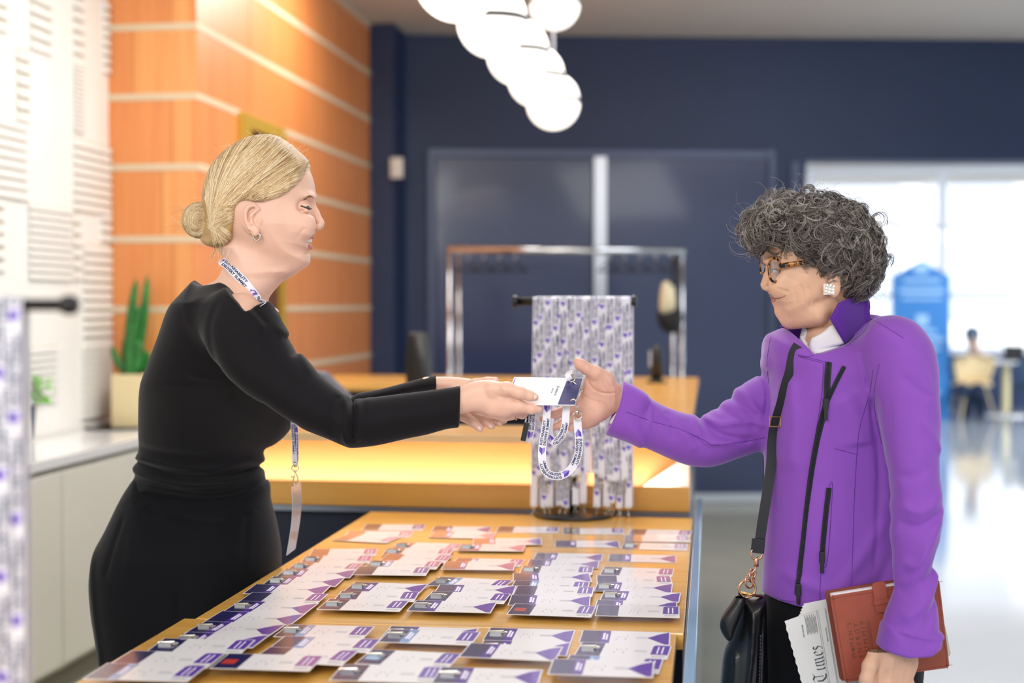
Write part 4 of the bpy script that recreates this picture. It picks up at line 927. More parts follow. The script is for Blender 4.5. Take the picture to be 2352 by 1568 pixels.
# body under the clothes follows them a little inside
GA.d = body_in+.012; b1 = GA.surf(1)
F.d = F.d+.014; b2 = F.surf(1)
Fj = Field(*bnd(300, 620, 900, 1250, 2.8, 3.2), .008); Fj.ell(cc(455, 1080, 2.985), (.09, .12, .07), .01); b3 = Fj.surf(1)
def mfA(px, py, z, mm):
    m = mm.copy()
    near = (np.abs(z-HA) < .036)
    m[(mm == 0) & near & (px > 699) & (px < 725) & (((py > 538) & (py < 548)) | ((py > 561) & (py < 574))) & (px > 708-0*px)] = 1
    m[(mm == 0) & (np.abs(z-HA) > .026) & ((px-694)**2/18**2+(py-516)**2/15**2 < 1)] = 0
    return m
hd = obj_from('body', [HAp, NH, FHd, b1, b2, b3], [M_skinA, M_lipA, M_skinrosy], rootA, mi=[0]*6, mf=mfA)
BASE['body'] = BASE[rootA.name]
obj_from('knit_top', [topS], M_knit, rootA); obj_from('trousers', [trS], M_trous, rootA)
def part(mb, nm, m, root, smooth=True, parent=None):
    o = mb.build(nm, m, root, smooth=smooth)
    return o
for s in (-1, 1):
    MB().sphere(c2w(cc(699, 477.5, HA+s*.0335)), .0102, 20).build('eyeball', M_eyew, rootA, smooth=True)
    MB().sphere(c2w(cc(706.5, 477.5, HA+s*.0392)), .0045, 14).build('iris', M_iris, rootA, smooth=True)
    pts = [on(BH, x, y, .0012, s > 0) for x, y in [(691, 473), (696, 474.5), (702, 476.5), (708, 479), (713, 479)]]
    pts = [p for p in pts if p is not None]
    if len(pts) > 2: MB().tube(crom(lw(pts), 4), .0015, 6).build('eyelashes', M_lash, rootA, smooth=True)
    eb = MB()
    for k in range(46):
        t = k/45; x = 699+22*t; y = 460-9*math.sin(min(1, t*1.25)*PI*.55)+4*max(0, t-.7)/.3*.6+random.uniform(-2.2, 2.2)*(1-abs(t-.5)); a = on(BH, x, y, .0003, s > 0); b = on(BH, x-3.6, y-1.4, .0011, s > 0)
        if a is not None and b is not None: eb.tube(lw([a, b]), [.00035, .00015], 4, caps=False)
    if eb.v: eb.build('eyebrow', mat('brow_blonde', '#8d6a4a', .6) if 'brow_blonde' not in MATS else MATS['brow_blonde'], rootA)
tm = MB()
for k in range(9):
    t = (k-4)/4; c = cc(714-13*abs(t)**1.6, 551+1.5*abs(t), HA+t*.022); tm.sphere(c2w(c), .0036, 10, sc=(.8, .8, 1.25))
tm.build('teeth', M_tooth, rootA, smooth=True)
def nail(b, px, py, ax, ln, wd, root, m, z=None, nrm=(0, 0, -1)):
    c = on(b, px, py, .0004); 
    if c is None: return
    u = np.array(ax, float); u /= np.linalg.norm(u); v = np.cross(u, nrm); v /= np.linalg.norm(v); n_ = np.cross(v, u); n_ = n_*np.sign(n_ @ np.array(nrm))
    vs = []; 
    for i in range(7):
        for j in range(5):
            a = (i/6-.5)*2; q = (j/4-.5)*2; rr = math.sqrt(max(0, 1-abs(a)**3)); vs.append(c2w(c+u*a*ln/2+v*q*rr*wd/2-n_*(q*q)*wd*.16))
    MB().add(vs, [(i*5+j, i*5+j+1, i*5+j+6, i*5+j+5) for i in range(6) for j in range(4)]).build('fingernail', m, root, smooth=True)
BN = bvh([NH]); BF = bvh([FHd])
nail(BN, 1227, 911, (1, -.3, 0), .010, .0085, rootA, M_nail); 
for x, y in [(1101, 983), (1127, 978), (1147, 970)]: nail(BF, x, y, (.8, -.6, -.1), .0095, .0075, rootA, M_nail)
nail(BF, 1137, 872, (1, .2, 0), .008, .006, rootA, M_nail)
# ring and earring
th = np.linspace(0, 2*PI, 19)[:-1]
a0 = cc(1186, 951, 2.617); MB().tube([c2w(a0+np.array([0, 0, 0])+np.array([.002*math.cos(t), .0105*math.sin(t), .0105*math.cos(t)])) for t in th], .0009, 6, closed=True).build('finger_ring', M_gold, rootA, smooth=True)
for s in (-1, 1):
    c = cc(590, 539, HA+s*.071)
    MB().tube([c2w(c+np.array([.0065*math.cos(t), -.004+.0065*math.sin(t), s*.001])) for t in th], [.0022*(1+.3*math.sin(t)) for t in th], 8, closed=True).build('hoop_earring', M_nickel, rootA, smooth=True)
# hair
FHh = Field(*bnd(440, 740, 285, 620, HA-.1, HA+.11), .0024)
FHh.sil(skull, HA, .071, .075, k=.001, pw=2.15, n=4)
FHh.cone(cc(560, 540, HA), cc(515, 545, HA), .055, .035, .03)
FHh.d -= .0095
hp = [(713, 366), (709, 394), (700, 418), (682, 440), (656, 459), (620, 469), (592, 470), (572, 466), (556, 482), (552, 508), (548, 534), (538, 556), (518, 569), (488, 568), (440, 545), (430, 480), (430, 400), (520, 290), (640, 280), (720, 330)]
FHh.cut(hp, HA, k=.012, n=4)
hairS = FHh.surf(2); BHr = bvh([hairS])
hair = obj_from('hair', [hairS], M_blond, rootA); BASE['hair'] = BASE[rootA.name]
FB = Field(*bnd(400, 520, 445, 570, HA-.055, HA+.05), .0018); bc = (457, 505)
FB.ell(cc(457, 506, HA-.004), (.0315, .034, .039), .004); FB.cone(cc(470, 500, HA), cc(505, 497, HA), .026, .03, .01)
for k in range(7):
    a0 = k*.9; pts = []
    for q in range(9):
        a = a0+q*.42; r = 36-2.6*q*(.5+k % 3*.3); pts.append(cc(457+r*.82*math.cos(a), 506-r*.95*math.sin(a), HA-.012-.0025*q*(1+.2*(k % 2))))
    FB.chain(pts, [.0055]*9, .0035)
for k in range(5):
    pts = [cc(486-2*k+8*math.sin(q*.5), 462+q*9, HA-.03+.012*abs(q-4)/4+.004*k) for q in range(9)]; FB.chain(pts, [.005]*9, .003)
bunS = FB.surf(1); bun = obj_from('bun', [bunS], M_blond, hair); BASE['bun'] = BASE[rootA.name]; BBn = bvh([bunS])
HM = hair_mat('blonde_strands', '#a07c4e', '#e2c393', '#fff0d2')
def pinside(px, py, poly):
    ins = False; n = len(poly)
    for i in range(n):
        (x1, y1), (x2, y2) = poly[i], poly[(i+1) % n]
        if (y1 > py) != (y2 > py) and px < (x2-x1)*(py-y1)/(y2-y1)+x1: ins = not ins
    return ins
cv = []
front = crom([(712, 370), (708, 396), (698, 420), (680, 442), (652, 460), (616, 470), (580, 469)], 12); top = crom([(709, 368), (690, 346), (664, 326), (630, 311), (595, 310), (560, 320), (526, 343), (497, 372), (480, 410), (472, 450)], 12)
for side in (False, True):
    for k in range(2600 if not side else 900):
        if random.random() < .55: S = front[random.randrange(len(front))]+rng.normal(0, 1.2, 2)
        else:
            S = top[random.randrange(len(top))]+np.array([0, random.uniform(0, 7)])
        # interior seeds too, flowing to the bun
        E = np.array([487+random.uniform(-4, 6), 500+random.uniform(-22, 24)])
        if S[0] > 640 and random.random() < .5: E = E+[0, 8]
        if random.random() < .30:
            S = np.array([random.uniform(470, 712), random.uniform(312, 470)])
            if not pinside(S[0], S[1], hp) or on(BHr, S[0], S[1], 0, side) is None: continue
        if random.random() < .14: S = np.array([random.uniform(490, 548), random.uniform(545, 568)]); E = np.array([482+random.uniform(-6, 10), 505+random.uniform(-10, 20)]); 
        M_ = (S+E)/2; v = E-S; n_ = np.array([v[1], -v[0]]); n_ = n_/(np.linalg.norm(n_)+1e-6); n_ = n_ if n_[1] < 0 else -n_
        if S[0] < 530 and S[1] < 520: n_ = n_ if n_[0] < 0 else -n_
        up = .03 if S[0] > 630 else (.14 if S[1] < 400 else .05); M_ = M_+n_*np.linalg.norm(v)*up*random.uniform(.8, 1.15)
        pts = []; lift = random.uniform(.0, .0018); last = None; n = 13
        for q in range(n):
            t = q/(n-1); p = S*(1-t)**2+2*M_*t*(1-t)+E*t*t; h = on(BHr, p[0], p[1], lift, side)
            if h is None: h = last
            if h is None: break
            pts.append(h); last = h
        if len(pts) == n: cv.append(np.array(pts))
strands('hair_strands', cv, .00042, HM, hair, .8)
cv = []      # bun strands and flyaways
for k in range(900):
    a = random.uniform(0, 6.28); r0 = random.uniform(1, 40); pts = []; last = None
    for q in range(13):
        aa = a+q*.16; h = on(BBn, 457+r0*.85*math.cos(aa), 506-r0*math.sin(aa), random.uniform(.0003, .0012))
        if h is None: h = last
        if h is None: break
        pts.append(h); last = h
    if len(pts) == 13: cv.append(np.array(pts))
def fly(px, py, z, dx, dy, curl=.2, n=13):
    p = cc(px, py, z); d = np.array([dx, -dy, random.uniform(-.3, .3)*abs(dx+dy)])*.00079; w_ = np.cross(d, [0, 0, 1]); out = []
    for q in range(n): t = q/(n-1); out.append(p+d*t+w_*curl*t*t+np.array([0, -.004*t*t, 0]))
    return np.array(out)
for k in range(46): cv.append(fly(random.uniform(420, 450), random.uniform(470, 530), HA+random.uniform(-.02, .02), random.uniform(-48, -8), random.uniform(-28, 14), random.uniform(-.4, .4)))
for k in range(90):
    t = top[random.randrange(len(top))]; cv.append(fly(t[0]+4, t[1]+5, HA+random.uniform(-.03, .03), random.uniform(-46, 26), random.uniform(-22, -3), random.uniform(-.5, .5)))
for k in range(60): cv.append(fly(random.uniform(490, 530), random.uniform(555, 568), HA+random.uniform(-.05, .02), random.uniform(-16, 4), random.uniform(14, 50), random.uniform(-.5, .5)))
strands('flyaway_hair', cv, .00022, HM, hair, .6)
# neck lanyard: strap round the neck and hanging end with clip and clear sleeve
BT_ = bvh([topS, HAp]); ln_ = empty('neck_lanyard', tuple(c2w(cc(560, 650, 2.6)))); tag(ln_, 'white printed lanyard worn round the neck of the person in black', 'lanyard')
cen = crom([(513, 600), (528, 612), (545, 630), (562, 650), (578, 672), (592, 692), (599, 703)], 4); pth = [on(BT_, x, y, .0025, False, 2.62) for x, y in cen]
pth = [cc(508, 596, HA-.02), cc(509, 597, HA-.035)]+pth; pth = np.array(pth); 
for it in range(4): pth[1:-1, 2] = (pth[:-2, 2]+pth[2:, 2]+2*pth[1:-1, 2])/4
pw_ = np.array(lw(pth)); wd = c2w(np.array([0, 0, 0]))*0
up_ = (c2w(cc(1010, 900, 3))-c2w(cc(1000, 906, 3))); up_ = np.tile(up_/np.linalg.norm(up_), (len(pw_), 1))
mb = MB(); ribbon(mb, pw_, up_, .0165, .022, .098, .072); mb.build('strap', SM, ln_)
mb = MB(); pp_ = np.array(lw([cc(672, 940, 2.84), cc(674, 990, 2.84), cc(676, 1030, 2.84), cc(677, 1066, 2.84)])); ribbon(mb, crom(pp_, 4), np.array([.55, .8, 0]), .012, .03, .09, .06); mb.build('strap_end', SM, ln_)
mb = MB(); pp_ = np.array(lw([cc(677, 940, 2.845), cc(680, 1000, 2.845), cc(681, 1040, 2.845), cc(679, 1068, 2.845)])); ribbon(mb, crom(pp_, 4), np.array([.5, .85, 0]), .012, .05, .09, .06); mb.build('strap_end', SM, ln_)
MB().tube(lw([cc(677, 1060, 2.84), cc(679, 1072, 2.84)]), .0035, 8).build('crimp', M_nickel, ln_, smooth=True)
swivel_clip(c2w(cc(678, 1070, 2.84)), s=1.0).build('clip', M_nickel, ln_, smooth=True)
mb = MB(); pp_ = np.array(lw([cc(680, 1112, 2.84), cc(682, 1150, 2.84), cc(679, 1200, 2.84), cc(668, 1268, 2.84)])); ribbon(mb, crom(pp_, 4), np.array([-.10, .995, 0]), .095, printed=False, thick=.0012)
mb.build('clear_sleeve', mat('clear_plastic', '#c9ced6', .15, alpha=.5), ln_)
# ---------------------------------------------------------------- person in the purple jacket
M_skinB = mat('tanned_skin', '#dcae92', .5, sss=.1, bump=.3, bscale=420, bdist=.0006, var=.07, vscale=45)
M_skinB2 = mat('palm_skin', '#dfae9a', .5, sss=.1, bump=.25, bscale=420, bdist=.0005, var=.06, vscale=60)
M_lipB = mat('lips_rose', '#b0685c', .4)
M_purp = mat('purple_wool_jacket', '#8a4fb8', .75, sheen=.35, bump=.2, bscale=1400, bdist=.0005, var=.04, vscale=6, spec=.25)
M_purpd = mat('purple_jacket_collar', '#5a2794', .75, sheen=.25, bump=.2, bscale=1400, bdist=.0005, spec=.25)
M_seamp = mat('jacket_seam', '#5c2a8c', .8); M_zip = mat('zip_tape_black', '#101014', .6); M_teeth = mat('zip_teeth', '#1c1f3a', .3)
M_shirt = mat('white_shirt', '#f2f1f5', .6); M_ltr = mat('black_leather', '#0a0a0c', .38, coat=.15); M_strapk = mat('dark_navy_strap', '#14151f', .5)
M_hairB = mat('dark_grey_hair_base', '#2b2522', .7, var=.4, vscale=60)
HB = 2.62
rb = P(1960, 1500, 2.64); rootB = empty('person', (rb[0], rb[1], 0)); BASE[rootB.name] = np.array(rootB.location)
tag(rootB, 'person in purple zip jacket and tortoiseshell glasses with curly grey hair, reaching for the badge', 'person')
face = [(1757, 574), (1757, 590), (1762, 608), (1765, 622), (1768, 642), (1770, 656), (1770, 667), (1775, 676), (1774, 682), (1777, 686), (1774, 694), (1779, 706), (1781, 720), (1790, 733), (1808, 744), (1845, 749), (1885, 742), (1930, 715), (1965, 670), (1995, 610), (2000, 550), (1975, 495), (1925, 462), (1860, 456), (1800, 474), (1766, 515), (1756, 550)]
F = Field(cc(1735, 840, 2.50), cc(2030, 440, 2.74), .0018)
F.sil(face, HB, .071, .072, k=.001, pw=2.15, n=4, wfun=lambda px, py: .071-.010*np.clip((py-640)/90, 0, 1))
F.sil([(1850, 720), (1872, 772), (1850, 830), (1960, 830), (1960, 690), (1900, 650)], HB+.006, .052, .055, k=.02)
F.cone(cc(1815, 738, HB-.01), cc(1880, 725, HB-.045), .012, .014, .02)
for s in (-1, 1):
    F.ell(cc(1795, 655, HB+s*.040), (.022, .022, .016), .025); F.ell(cc(1775, 620, HB+s*.034), (.014, .012, .014), .014, 's')
    F.ell(cc(1782, 621, HB+s*.028), (.013, .012, .013), .004); F.ell(cc(1768, 600, HB+s*.024), (.010, .006, .016), .012)
    F.cone(cc(1768, 622, HB+s*.033), cc(1784, 620, HB+s*.0415), .0011, .0011, .0015, 's')
    F.ell(cc(1765, 662, HB+s*.0105), (.0085, .0062, .0062), .004); F.ell(cc(1760, 667, HB+s*.006), (.005, .0028, .003), .002, 's')
F.chain([cc(1768, 618, HB), cc(1764, 636, HB), cc(1757, 653, HB)], [.007, .0078, .0082], .006)
F.cone(cc(1772, 664, HB), cc(1758, 660, HB), .005, .006, .004)
for s in (-1, 1):
    F.chain([cc(1771, 683, HB), cc(1780, 683.5, HB+s*.016), cc(1792, 683, HB+s*.027), cc(1805, 680, HB+s*.038)], [.0022, .0022, .0022, .002], .0018, 's')
    F.chain([cc(1777, 679, HB), cc(1783, 679, HB+s*.016), cc(1797, 679, HB+s*.03)], [.0035, .003, .0015], .004)
    F.chain([cc(1779, 690, HB), cc(1784, 688, HB+s*.015), cc(1797, 683, HB+s*.029)], [.0045, .004, .0018], .004)
F.ridges(HB, [([(1772, 665), (1784, 668), (1798, 674)], 2.6, -.0012), ([(1788, 634), (1800, 642), (1812, 646)], 2.2, -.0007), ([(1800, 624), (1822, 631), (1838, 634)], 2.0, -.0005),
    ([(1820, 655), (1830, 675), (1830, 700)], 2.6, -.0011), ([(1838, 660), (1846, 685), (1846, 712)], 3.5, -.0014), ([(1808, 668), (1815, 684), (1814, 702)], 2.4, -.0009), ([(1850, 700), (1880, 690), (1910, 670)], 8, -.003),
    ([(1790, 712), (1800, 722), (1806, 734)], 4, -.0010), ([(1875, 760), (1890, 740), (1900, 715)], 3, -.0012)])
F.ell(cc(1916, 655, HB-.072), (.012, .022, .006), .006); F.ell(cc(1906, 660, HB-.07), (.008, .010, .005), .004)
hB = F.surf(2); BHB = bvh([hB])
# reaching hand, palm to the camera
def handR():
    F = Field(cc(1215, 1020, 2.58), cc(1470, 810, 2.76), .0015)
    pl = [(1460, 893), (1437, 890), (1418, 880), (1398, 864), (1376, 848), (1360, 849), (1347, 866), (1338, 888), (1330, 915), (1322, 940), (1326, 966), (1340, 981), (1356, 979), (1381, 965), (1409, 948), (1436, 940), (1460, 936)]
    F.sil(pl, 2.675, .019, .022, k=.004)
    F.ell(cc(1378, 880, 2.662), (.026, .018, .014), .014, R=np.array([[.8, .6, 0], [-.6, .8, 0], [0, 0, 1]])); F.ell(cc(1365, 945, 2.665), (.026, .017, .012), .012)
    F.ell(cc(1352, 912, 2.650), (.016, .014, .006), .012, 's')
    F.chain([cc(1392, 872, 2.665), cc(1368, 857, 2.655), cc(1347, 846, 2.650), cc(1334, 837, 2.648), cc(1327, 831, 2.648)], [.0165, .0135, .0108, .0102, .0078], .005)
    F.chain([cc(1338, 926, 2.675), cc(1305, 940, 2.665), cc(1272, 952, 2.655), cc(1247, 962, 2.65)], [.0135, .0105, .0092, .0072], .004)
    F.chain([cc(1340, 944, 2.68), cc(1316, 960, 2.675), cc(1290, 974, 2.665), cc(1270, 981, 2.66)], [.0125, .0102, .0088, .0070], .003)
    F.chain([cc(1348, 958, 2.685), cc(1334, 970, 2.68), cc(1318, 979, 2.675), cc(1311, 983, 2.672)], [.012, .0095, .008, .0066], .003)
    F.chain([cc(1366, 966, 2.70), cc(1350, 974, 2.705), cc(1338, 978, 2.71)], [.0105, .0085, .007], .003)
    F.ridges(2.675, [([(1348, 872), (1362, 892), (1388, 902), (1415, 900)], 2.2, -.0016), ([(1336, 905), (1360, 918), (1385, 925), (1400, 938)], 2.2, -.0014), ([(1332, 925), (1352, 935), (1366, 950)], 2, -.0011), ([(1432, 895), (1428, 918), (1432, 938)], 2, -.001),
        ([(1400, 872), (1410, 900), (1408, 935)], 3, .001), ([(1341, 838), (1345, 850)], 1.6, -.0008), ([(1304, 932), (1308, 948)], 1.8, -.0010), ([(1275, 944), (1279, 958)], 1.6, -.0009), ([(1370, 955), (1382, 966)], 1.6, -.0009), ([(1372, 858), (1384, 885), (1404, 908)], 2, -.001), ([(1380, 852), (1394, 880), (1420, 898)], 1.6, -.0008)], 2.68)
    return F.surf(2)
# lowered hand holding the folder
def handL():
    F = Field(cc(1950, 1760, 2.34), cc(2140, 1460, 2.56), .0018)
    pl = [(2030, 1468), (2098, 1475), (2106, 1500), (2109, 1522), (2100, 1550), (2080, 1600), (2040, 1620), (2000, 1600), (1990, 1570), (1986, 1542), (1992, 1516), (2008, 1496), (2022, 1484)]
    F.sil(pl, 2.435, .019, .024, k=.004)
    F.chain([cc(2012, 1502, 2.43), cc(1998, 1530, 2.42), cc(1990, 1560, 2.415), cc(1984, 1592, 2.42), cc(1982, 1612, 2.425)], [.014, .0125, .0112, .010, .008], .006)
    for k, (x, z) in enumerate([(2012, 2.430), (2036, 2.425), (2060, 2.43), (2084, 2.44)]):
        F.chain([cc(x, 1570, z), cc(x-6, 1618, z+.004), cc(x-10, 1650, z+.03), cc(x-10, 1640, z+.068)], [.0125, .0105, .0095, .008], .004)
    F.ridges(2.435, [([(2010, 1530), (2008, 1560), (2016, 1590)], 2.5, -.003), ([(2050, 1500), (2040, 1540), (2030, 1580)], 4, .0015), ([(2075, 1500), (2066, 1545), (2056, 1585)], 4, .0015), ([(2020, 1535), (2050, 1520), (2080, 1515)], 6, .001), ([(2030, 1500), (2060, 1508), (2095, 1506)], 2, -.0008)], 2.44)
    return F.surf(2)
HR, HL = handR(), handL()
# jacket
tor = [(1758, 775), (1775, 762), (1800, 752), (1850, 740), (1900, 742), (1950, 735), (1998, 722), (2035, 730), (2070, 748), (2100, 775), (2120, 850), (2130, 1000), (2120, 1150), (2110, 1260), (2110, 1400), (2100, 1560), (1900, 1570), (1758, 1560), (1750, 1440), (1754, 1320), (1757, 1246), (1759, 1152), (1758, 1058), (1760, 963), (1762, 880), (1752, 830)]
armL = [(2000, 745), (2045, 738), (2085, 752), (2108, 778), (2130, 812), (2148, 862), (2156, 920), (2158, 980), (2155, 1040), (2156, 1090), (2161, 1150), (2158, 1220), (2153, 1270), (2145, 1312), (2146, 1360), (2153, 1410), (2155, 1450), (2160, 1550), (2118, 1570), (2060, 1570), (2010, 1550), (2028, 1445), (2030, 1410), (2046, 1360), (2052, 1300), (2050, 1240), (2046, 1176), (2036, 1100), (2024, 1010), (2012, 920), (2000, 830), (1990, 780)]
armR = [(1840, 760), (1800, 762), (1768, 776), (1756, 800), (1752, 830), (1743, 859), (1710, 880), (1682, 907), (1644, 935), (1616, 954), (1590, 953), (1545, 940), (1493, 916), (1460, 893), (1432, 876), (1400, 858), (1370, 870), (1350, 930), (1350, 980), (1392, 996), (1420, 1005), (1451, 1015), (1500, 1036), (1545, 1056), (1580, 1068), (1616, 1073), (1650, 1068), (1690, 1054), (1729, 1040), (1765, 1022), (1820, 1000), (1860, 900), (1870, 800)]
zR = lambda px, py: 2.665+.05*np.clip((px-1400)/400, 0, 1)
zL = lambda px, py: 2.50-.075*np.clip((py-800)/650, 0, 1)
F = Field(cc(1370, 1530, 2.34)*[1, 1.06, 1], cc(2200, 690, 2.86), .0032)
F.sil(tor, 2.65, .125, .10, k=.002, n=3, wfun=lambda px, py: .135-.012*np.clip((py-900)/200, 0, 1)-.05*np.clip((790-py)/60, 0, 1))
F.cut([(1700, 1364), (1752, 1370), (1828, 1382), (1890, 1387), (1960, 1384), (2060, 1372), (2200, 1340), (2200, 1700), (1700, 1700)], 2.60, k=.003, op='s', n=1)
F.sil(armL, 2.46, .056, .050, k=.022, n=3, zc=zL, wfun=lambda px, py: .058-.012*np.clip((py-900)/500, 0, 1))
F.ell(cc(2060, 820, 2.52), (.055, .06, .05), .05)
F.sil(armR, 2.69, .052, .048, k=.02, n=3, zc=zR, wfun=lambda px, py: .047+.012*np.clip((px-1450)/300, 0, 1))
# turned cuffs
F.sil([(2034, 1425), (2090, 1440), (2155, 1446), (2158, 1470), (2160, 1550), (2118, 1570), (2060, 1570), (2008, 1550), (2022, 1455)], 2.43, .052, .045, k=.003, n=3, pw=2.5)
F.cut([(1980, 1480), (2018, 1485), (2070, 1498), (2118, 1495), (2154, 1480), (2200, 1470), (2200, 1700), (1950, 1700)], 2.43, k=.004, op='s', n=1)
F.ell(cc(2070, 1500, 2.43), (.038, .02, .036), .003, 's')
F.sil([(1431, 873), (1470, 893), (1492, 914), (1488, 960), (1478, 1026), (1440, 1015), (1392, 998), (1350, 985), (1350, 930), (1365, 870), (1400, 858)], 2.668, .050, .045, k=.003, n=3, pw=2.5)
F.cut([(1434, 850), (1431, 874), (1420, 925), (1404, 965), (1390, 996), (1386, 1020), (1300, 1020), (1300, 850)], 2.668, k=.004, op='s', n=1)
F.ell(cc(1412, 940, 2.668), (.022, .036, .036), .003, 's')
jb = F.d.copy()
F.ridges(2.62, [([(1616, 954), (1640, 990), (1690, 1010), (1740, 1012)], 9, -.007), ([(1620, 960), (1660, 975), (1700, 970), (1750, 975)], 8, .006), ([(1600, 950), (1610, 1000), (1640, 1020), (1720, 1012)], 7, .005), ([(1650, 935), (1700, 960), (1745, 985)], 9, -.004),
    ([(1700, 890), (1735, 930), (1757, 990)], 10, .005), ([(1682, 907), (1720, 940), (1750, 960)], 7, -.004), ([(1765, 850), (1772, 900), (1766, 960)], 8, -.005), ([(1560, 950), (1580, 1000), (1600, 1040)], 12, .003), ([(1530, 945), (1545, 980), (1550, 1010)], 8, -.003), ([(1495, 920), (1540, 970), (1600, 1010)], 10, .003),
    ([(1500, 960), (1560, 980), (1620, 1020)], 5, -.003), ([(1758, 780), (1770, 830), (1768, 880)], 6, -.002)], 2.9)
F.ridges(2.47, [([(2052, 1290), (2090, 1270), (2130, 1200), (2156, 1160)], 13, .007), ([(2050, 1190), (2085, 1200), (2125, 1180), (2158, 1175)], 10, -.005), ([(2045, 1150), (2080, 1165), (2120, 1150), (2150, 1120)], 12, .005), ([(2046, 1350), (2080, 1330), (2120, 1300), (2150, 1240)], 12, -.006), ([(2040, 1400), (2075, 1380), (2120, 1340), (2148, 1300)], 13, .006),
    ([(2090, 1420), (2115, 1380), (2140, 1330)], 8, -.004), ([(2040, 1080), (2080, 1090), (2120, 1060)], 12, -.003), ([(2060, 860), (2100, 900), (2140, 910)], 10, -.003), ([(2080, 800), (2110, 860), (2130, 930)], 12, .003), ([(2100, 960), (2130, 1000), (2156, 1040)], 10, .0035),
    ([(2014, 900), (2026, 1000), (2040, 1090), (2048, 1160)], 7, -.006), ([(1988, 800), (1996, 850), (2008, 900)], 5, -.004)], 2.52)
F.ridges(2.6, [([(1780, 1300), (1840, 1330), (1900, 1340), (1980, 1310)], 14, .003), ([(1960, 1380), (2000, 1320), (2040, 1230)], 14, -.004), ([(1900, 1340), (1960, 1260), (2010, 1180)], 16, .004), ([(1800, 860), (1806, 960), (1802, 1080)], 16, .006), ([(1910, 900), (1940, 960), (1950, 1020)], 30, .006), ([(1765, 1100), (1790, 1160), (1780, 1240)], 10, -.002), ([(1990, 900), (1996, 1100), (1985, 1300)], 7, -.003)], 2.6)
# cuff edges stand proud
F.ridges(2.47, [([(2022, 1424), (2080, 1438), (2120, 1445), (2160, 1446)], 3, .004)], 2.5); F.ridges(2.68, [([(1494, 912), (1488, 960), (1478, 1030)], 3, .003)], 2.9)
neckB = [(1792, 700), (1806, 748), (1838, 800), (1850, 812), (1880, 806), (1932, 786), (1958, 752), (1975, 700)]
F.cut(neckB, 2.62, k=.003, op='s', n=4)
jS = F.surf(2); BJ = bvh([jS])
F.d = jb+.012; F.cut([(1780, 690), (1800, 760), (1850, 830), (1900, 830), (1990, 760), (1990, 690)], 2.62, k=.003, op='s', n=4); b1 = F.surf(1)
# trousers and legs
F = Field(cc(1680, 2540, 2.30)*[1, 1, 1], cc(2200, 1180, 2.98), .0075)
F.sil([(1810, 1250), (1900, 1245), (2060, 1250), (2090, 1330), (2108, 1400), (2116, 1500), (2105, 1620), (2080, 1800), (1930, 1900), (1790, 1800), (1752, 1620), (1748, 1480), (1750, 1400)], 2.66, .13, .10, k=.004, n=3)
for s in (-1, 1): F.chain([cc(1950+s*10, 1700, 2.66+s*.075), cc(1950+s*10, 2050, 2.66+s*.08), cc(1955, 2490, 2.66+s*.085)], [.10, .075, .06], .03)
trB = F.surf(2); F.d = F.d+.014; b2 = F.surf(1)
Fj = Field(cc(1800, 1500, 2.5), cc(2100, 1200, 2.8), .01); Fj.ell(cc(1945, 1360, 2.65), (.09, .09, .07), .01); b3 = Fj.surf(1)
Fj = Field(cc(1830, 900, 2.5), cc(1980, 740, 2.75), .006); Fj.chain([cc(1900, 780, 2.625), cc(1910, 870, 2.64)], [.045, .05], .01); b4 = Fj.surf(1)
def mfB(px, py, z, mm):
    m = mm.copy(); l = (mm == 0) & (np.abs(z-HB) < .034) & (px > 1765) & (px < 1803) & (py > 675) & (py < 694) & ((py > 676+(px-1772)*.1)) & (py < 694-(px-1776)*.30)
    m[l] = 1; return m
obj_from('body', [hB, HR, HL, b1, b2, b3, b4], [M_skinB, M_lipB, M_skinB2], rootB, mi=[0, 2, 0, 0, 0, 0, 0], mf=mfB)
jk = obj_from('jacket', [jS], [M_purp], rootB); BASE['jacket'] = BASE[rootB.name]
obj_from('trousers', [trB], M_trous, rootB)
for rt, m_, pts, dz in ((rootA, 'shoe', (405, 2260), (3.0-.1, 3.0+.1)), (rootB, 'shoe', (1950, 2500), (2.66-.085, 2.66+.085))):
    for d in dz:
        c = P(pts[0], pts[1], d); sg = 1 if rt is rootA else -1
        Fs = MB().sphere((c[0]+sg*.06, c[1], .045), 1.0, 20, sc=(.13, .045, .042)); o = Fs.build(m_, M_ltr, rt, smooth=True)
# collar pieces, shirt collar
F = Field(cc(1780, 830, 2.48), cc(2015, 660, 2.76), .0018)
F.sil([(1905, 731), (1926, 694), (1956, 682), (1975, 679), (1992, 679), (1996, 700), (1999, 728), (1985, 752), (1960, 776), (1940, 790), (1925, 765)], 2.56, .006, .005, k=.002, n=1, zc=lambda px, py: 2.535+.075*np.clip((px-1905)/95, 0, 1)**1.3+.00*py)
cN = F.surf(2)
F = Field(cc(1780, 830, 2.48), cc(2015, 660, 2.78), .0018)
F.sil([(1790, 748), (1806, 740), (1830, 744), (1852, 748), (1846, 770), (1836, 796), (1824, 783), (1806, 764)], 2.66, .006, .005, k=.002, n=1, zc=lambda px, py: 2.675-.03*np.clip((px-1790)/60, 0, 1))
F.sil([(1935, 690), (1990, 680), (1996, 720), (1960, 745), (1930, 730)], 2.68, .009, .008, k=.002, n=3, zc=lambda px, py: 2.70-.04*np.clip((px-1935)/60, 0, 1))
cF = F.surf(2)
obj_from('collar', [cN], M_purpd, rootB); obj_from('collar', [cF], M_purpd, rootB)
F = Field(cc(1820, 830, 2.48), cc(1960, 730, 2.74), .0017)
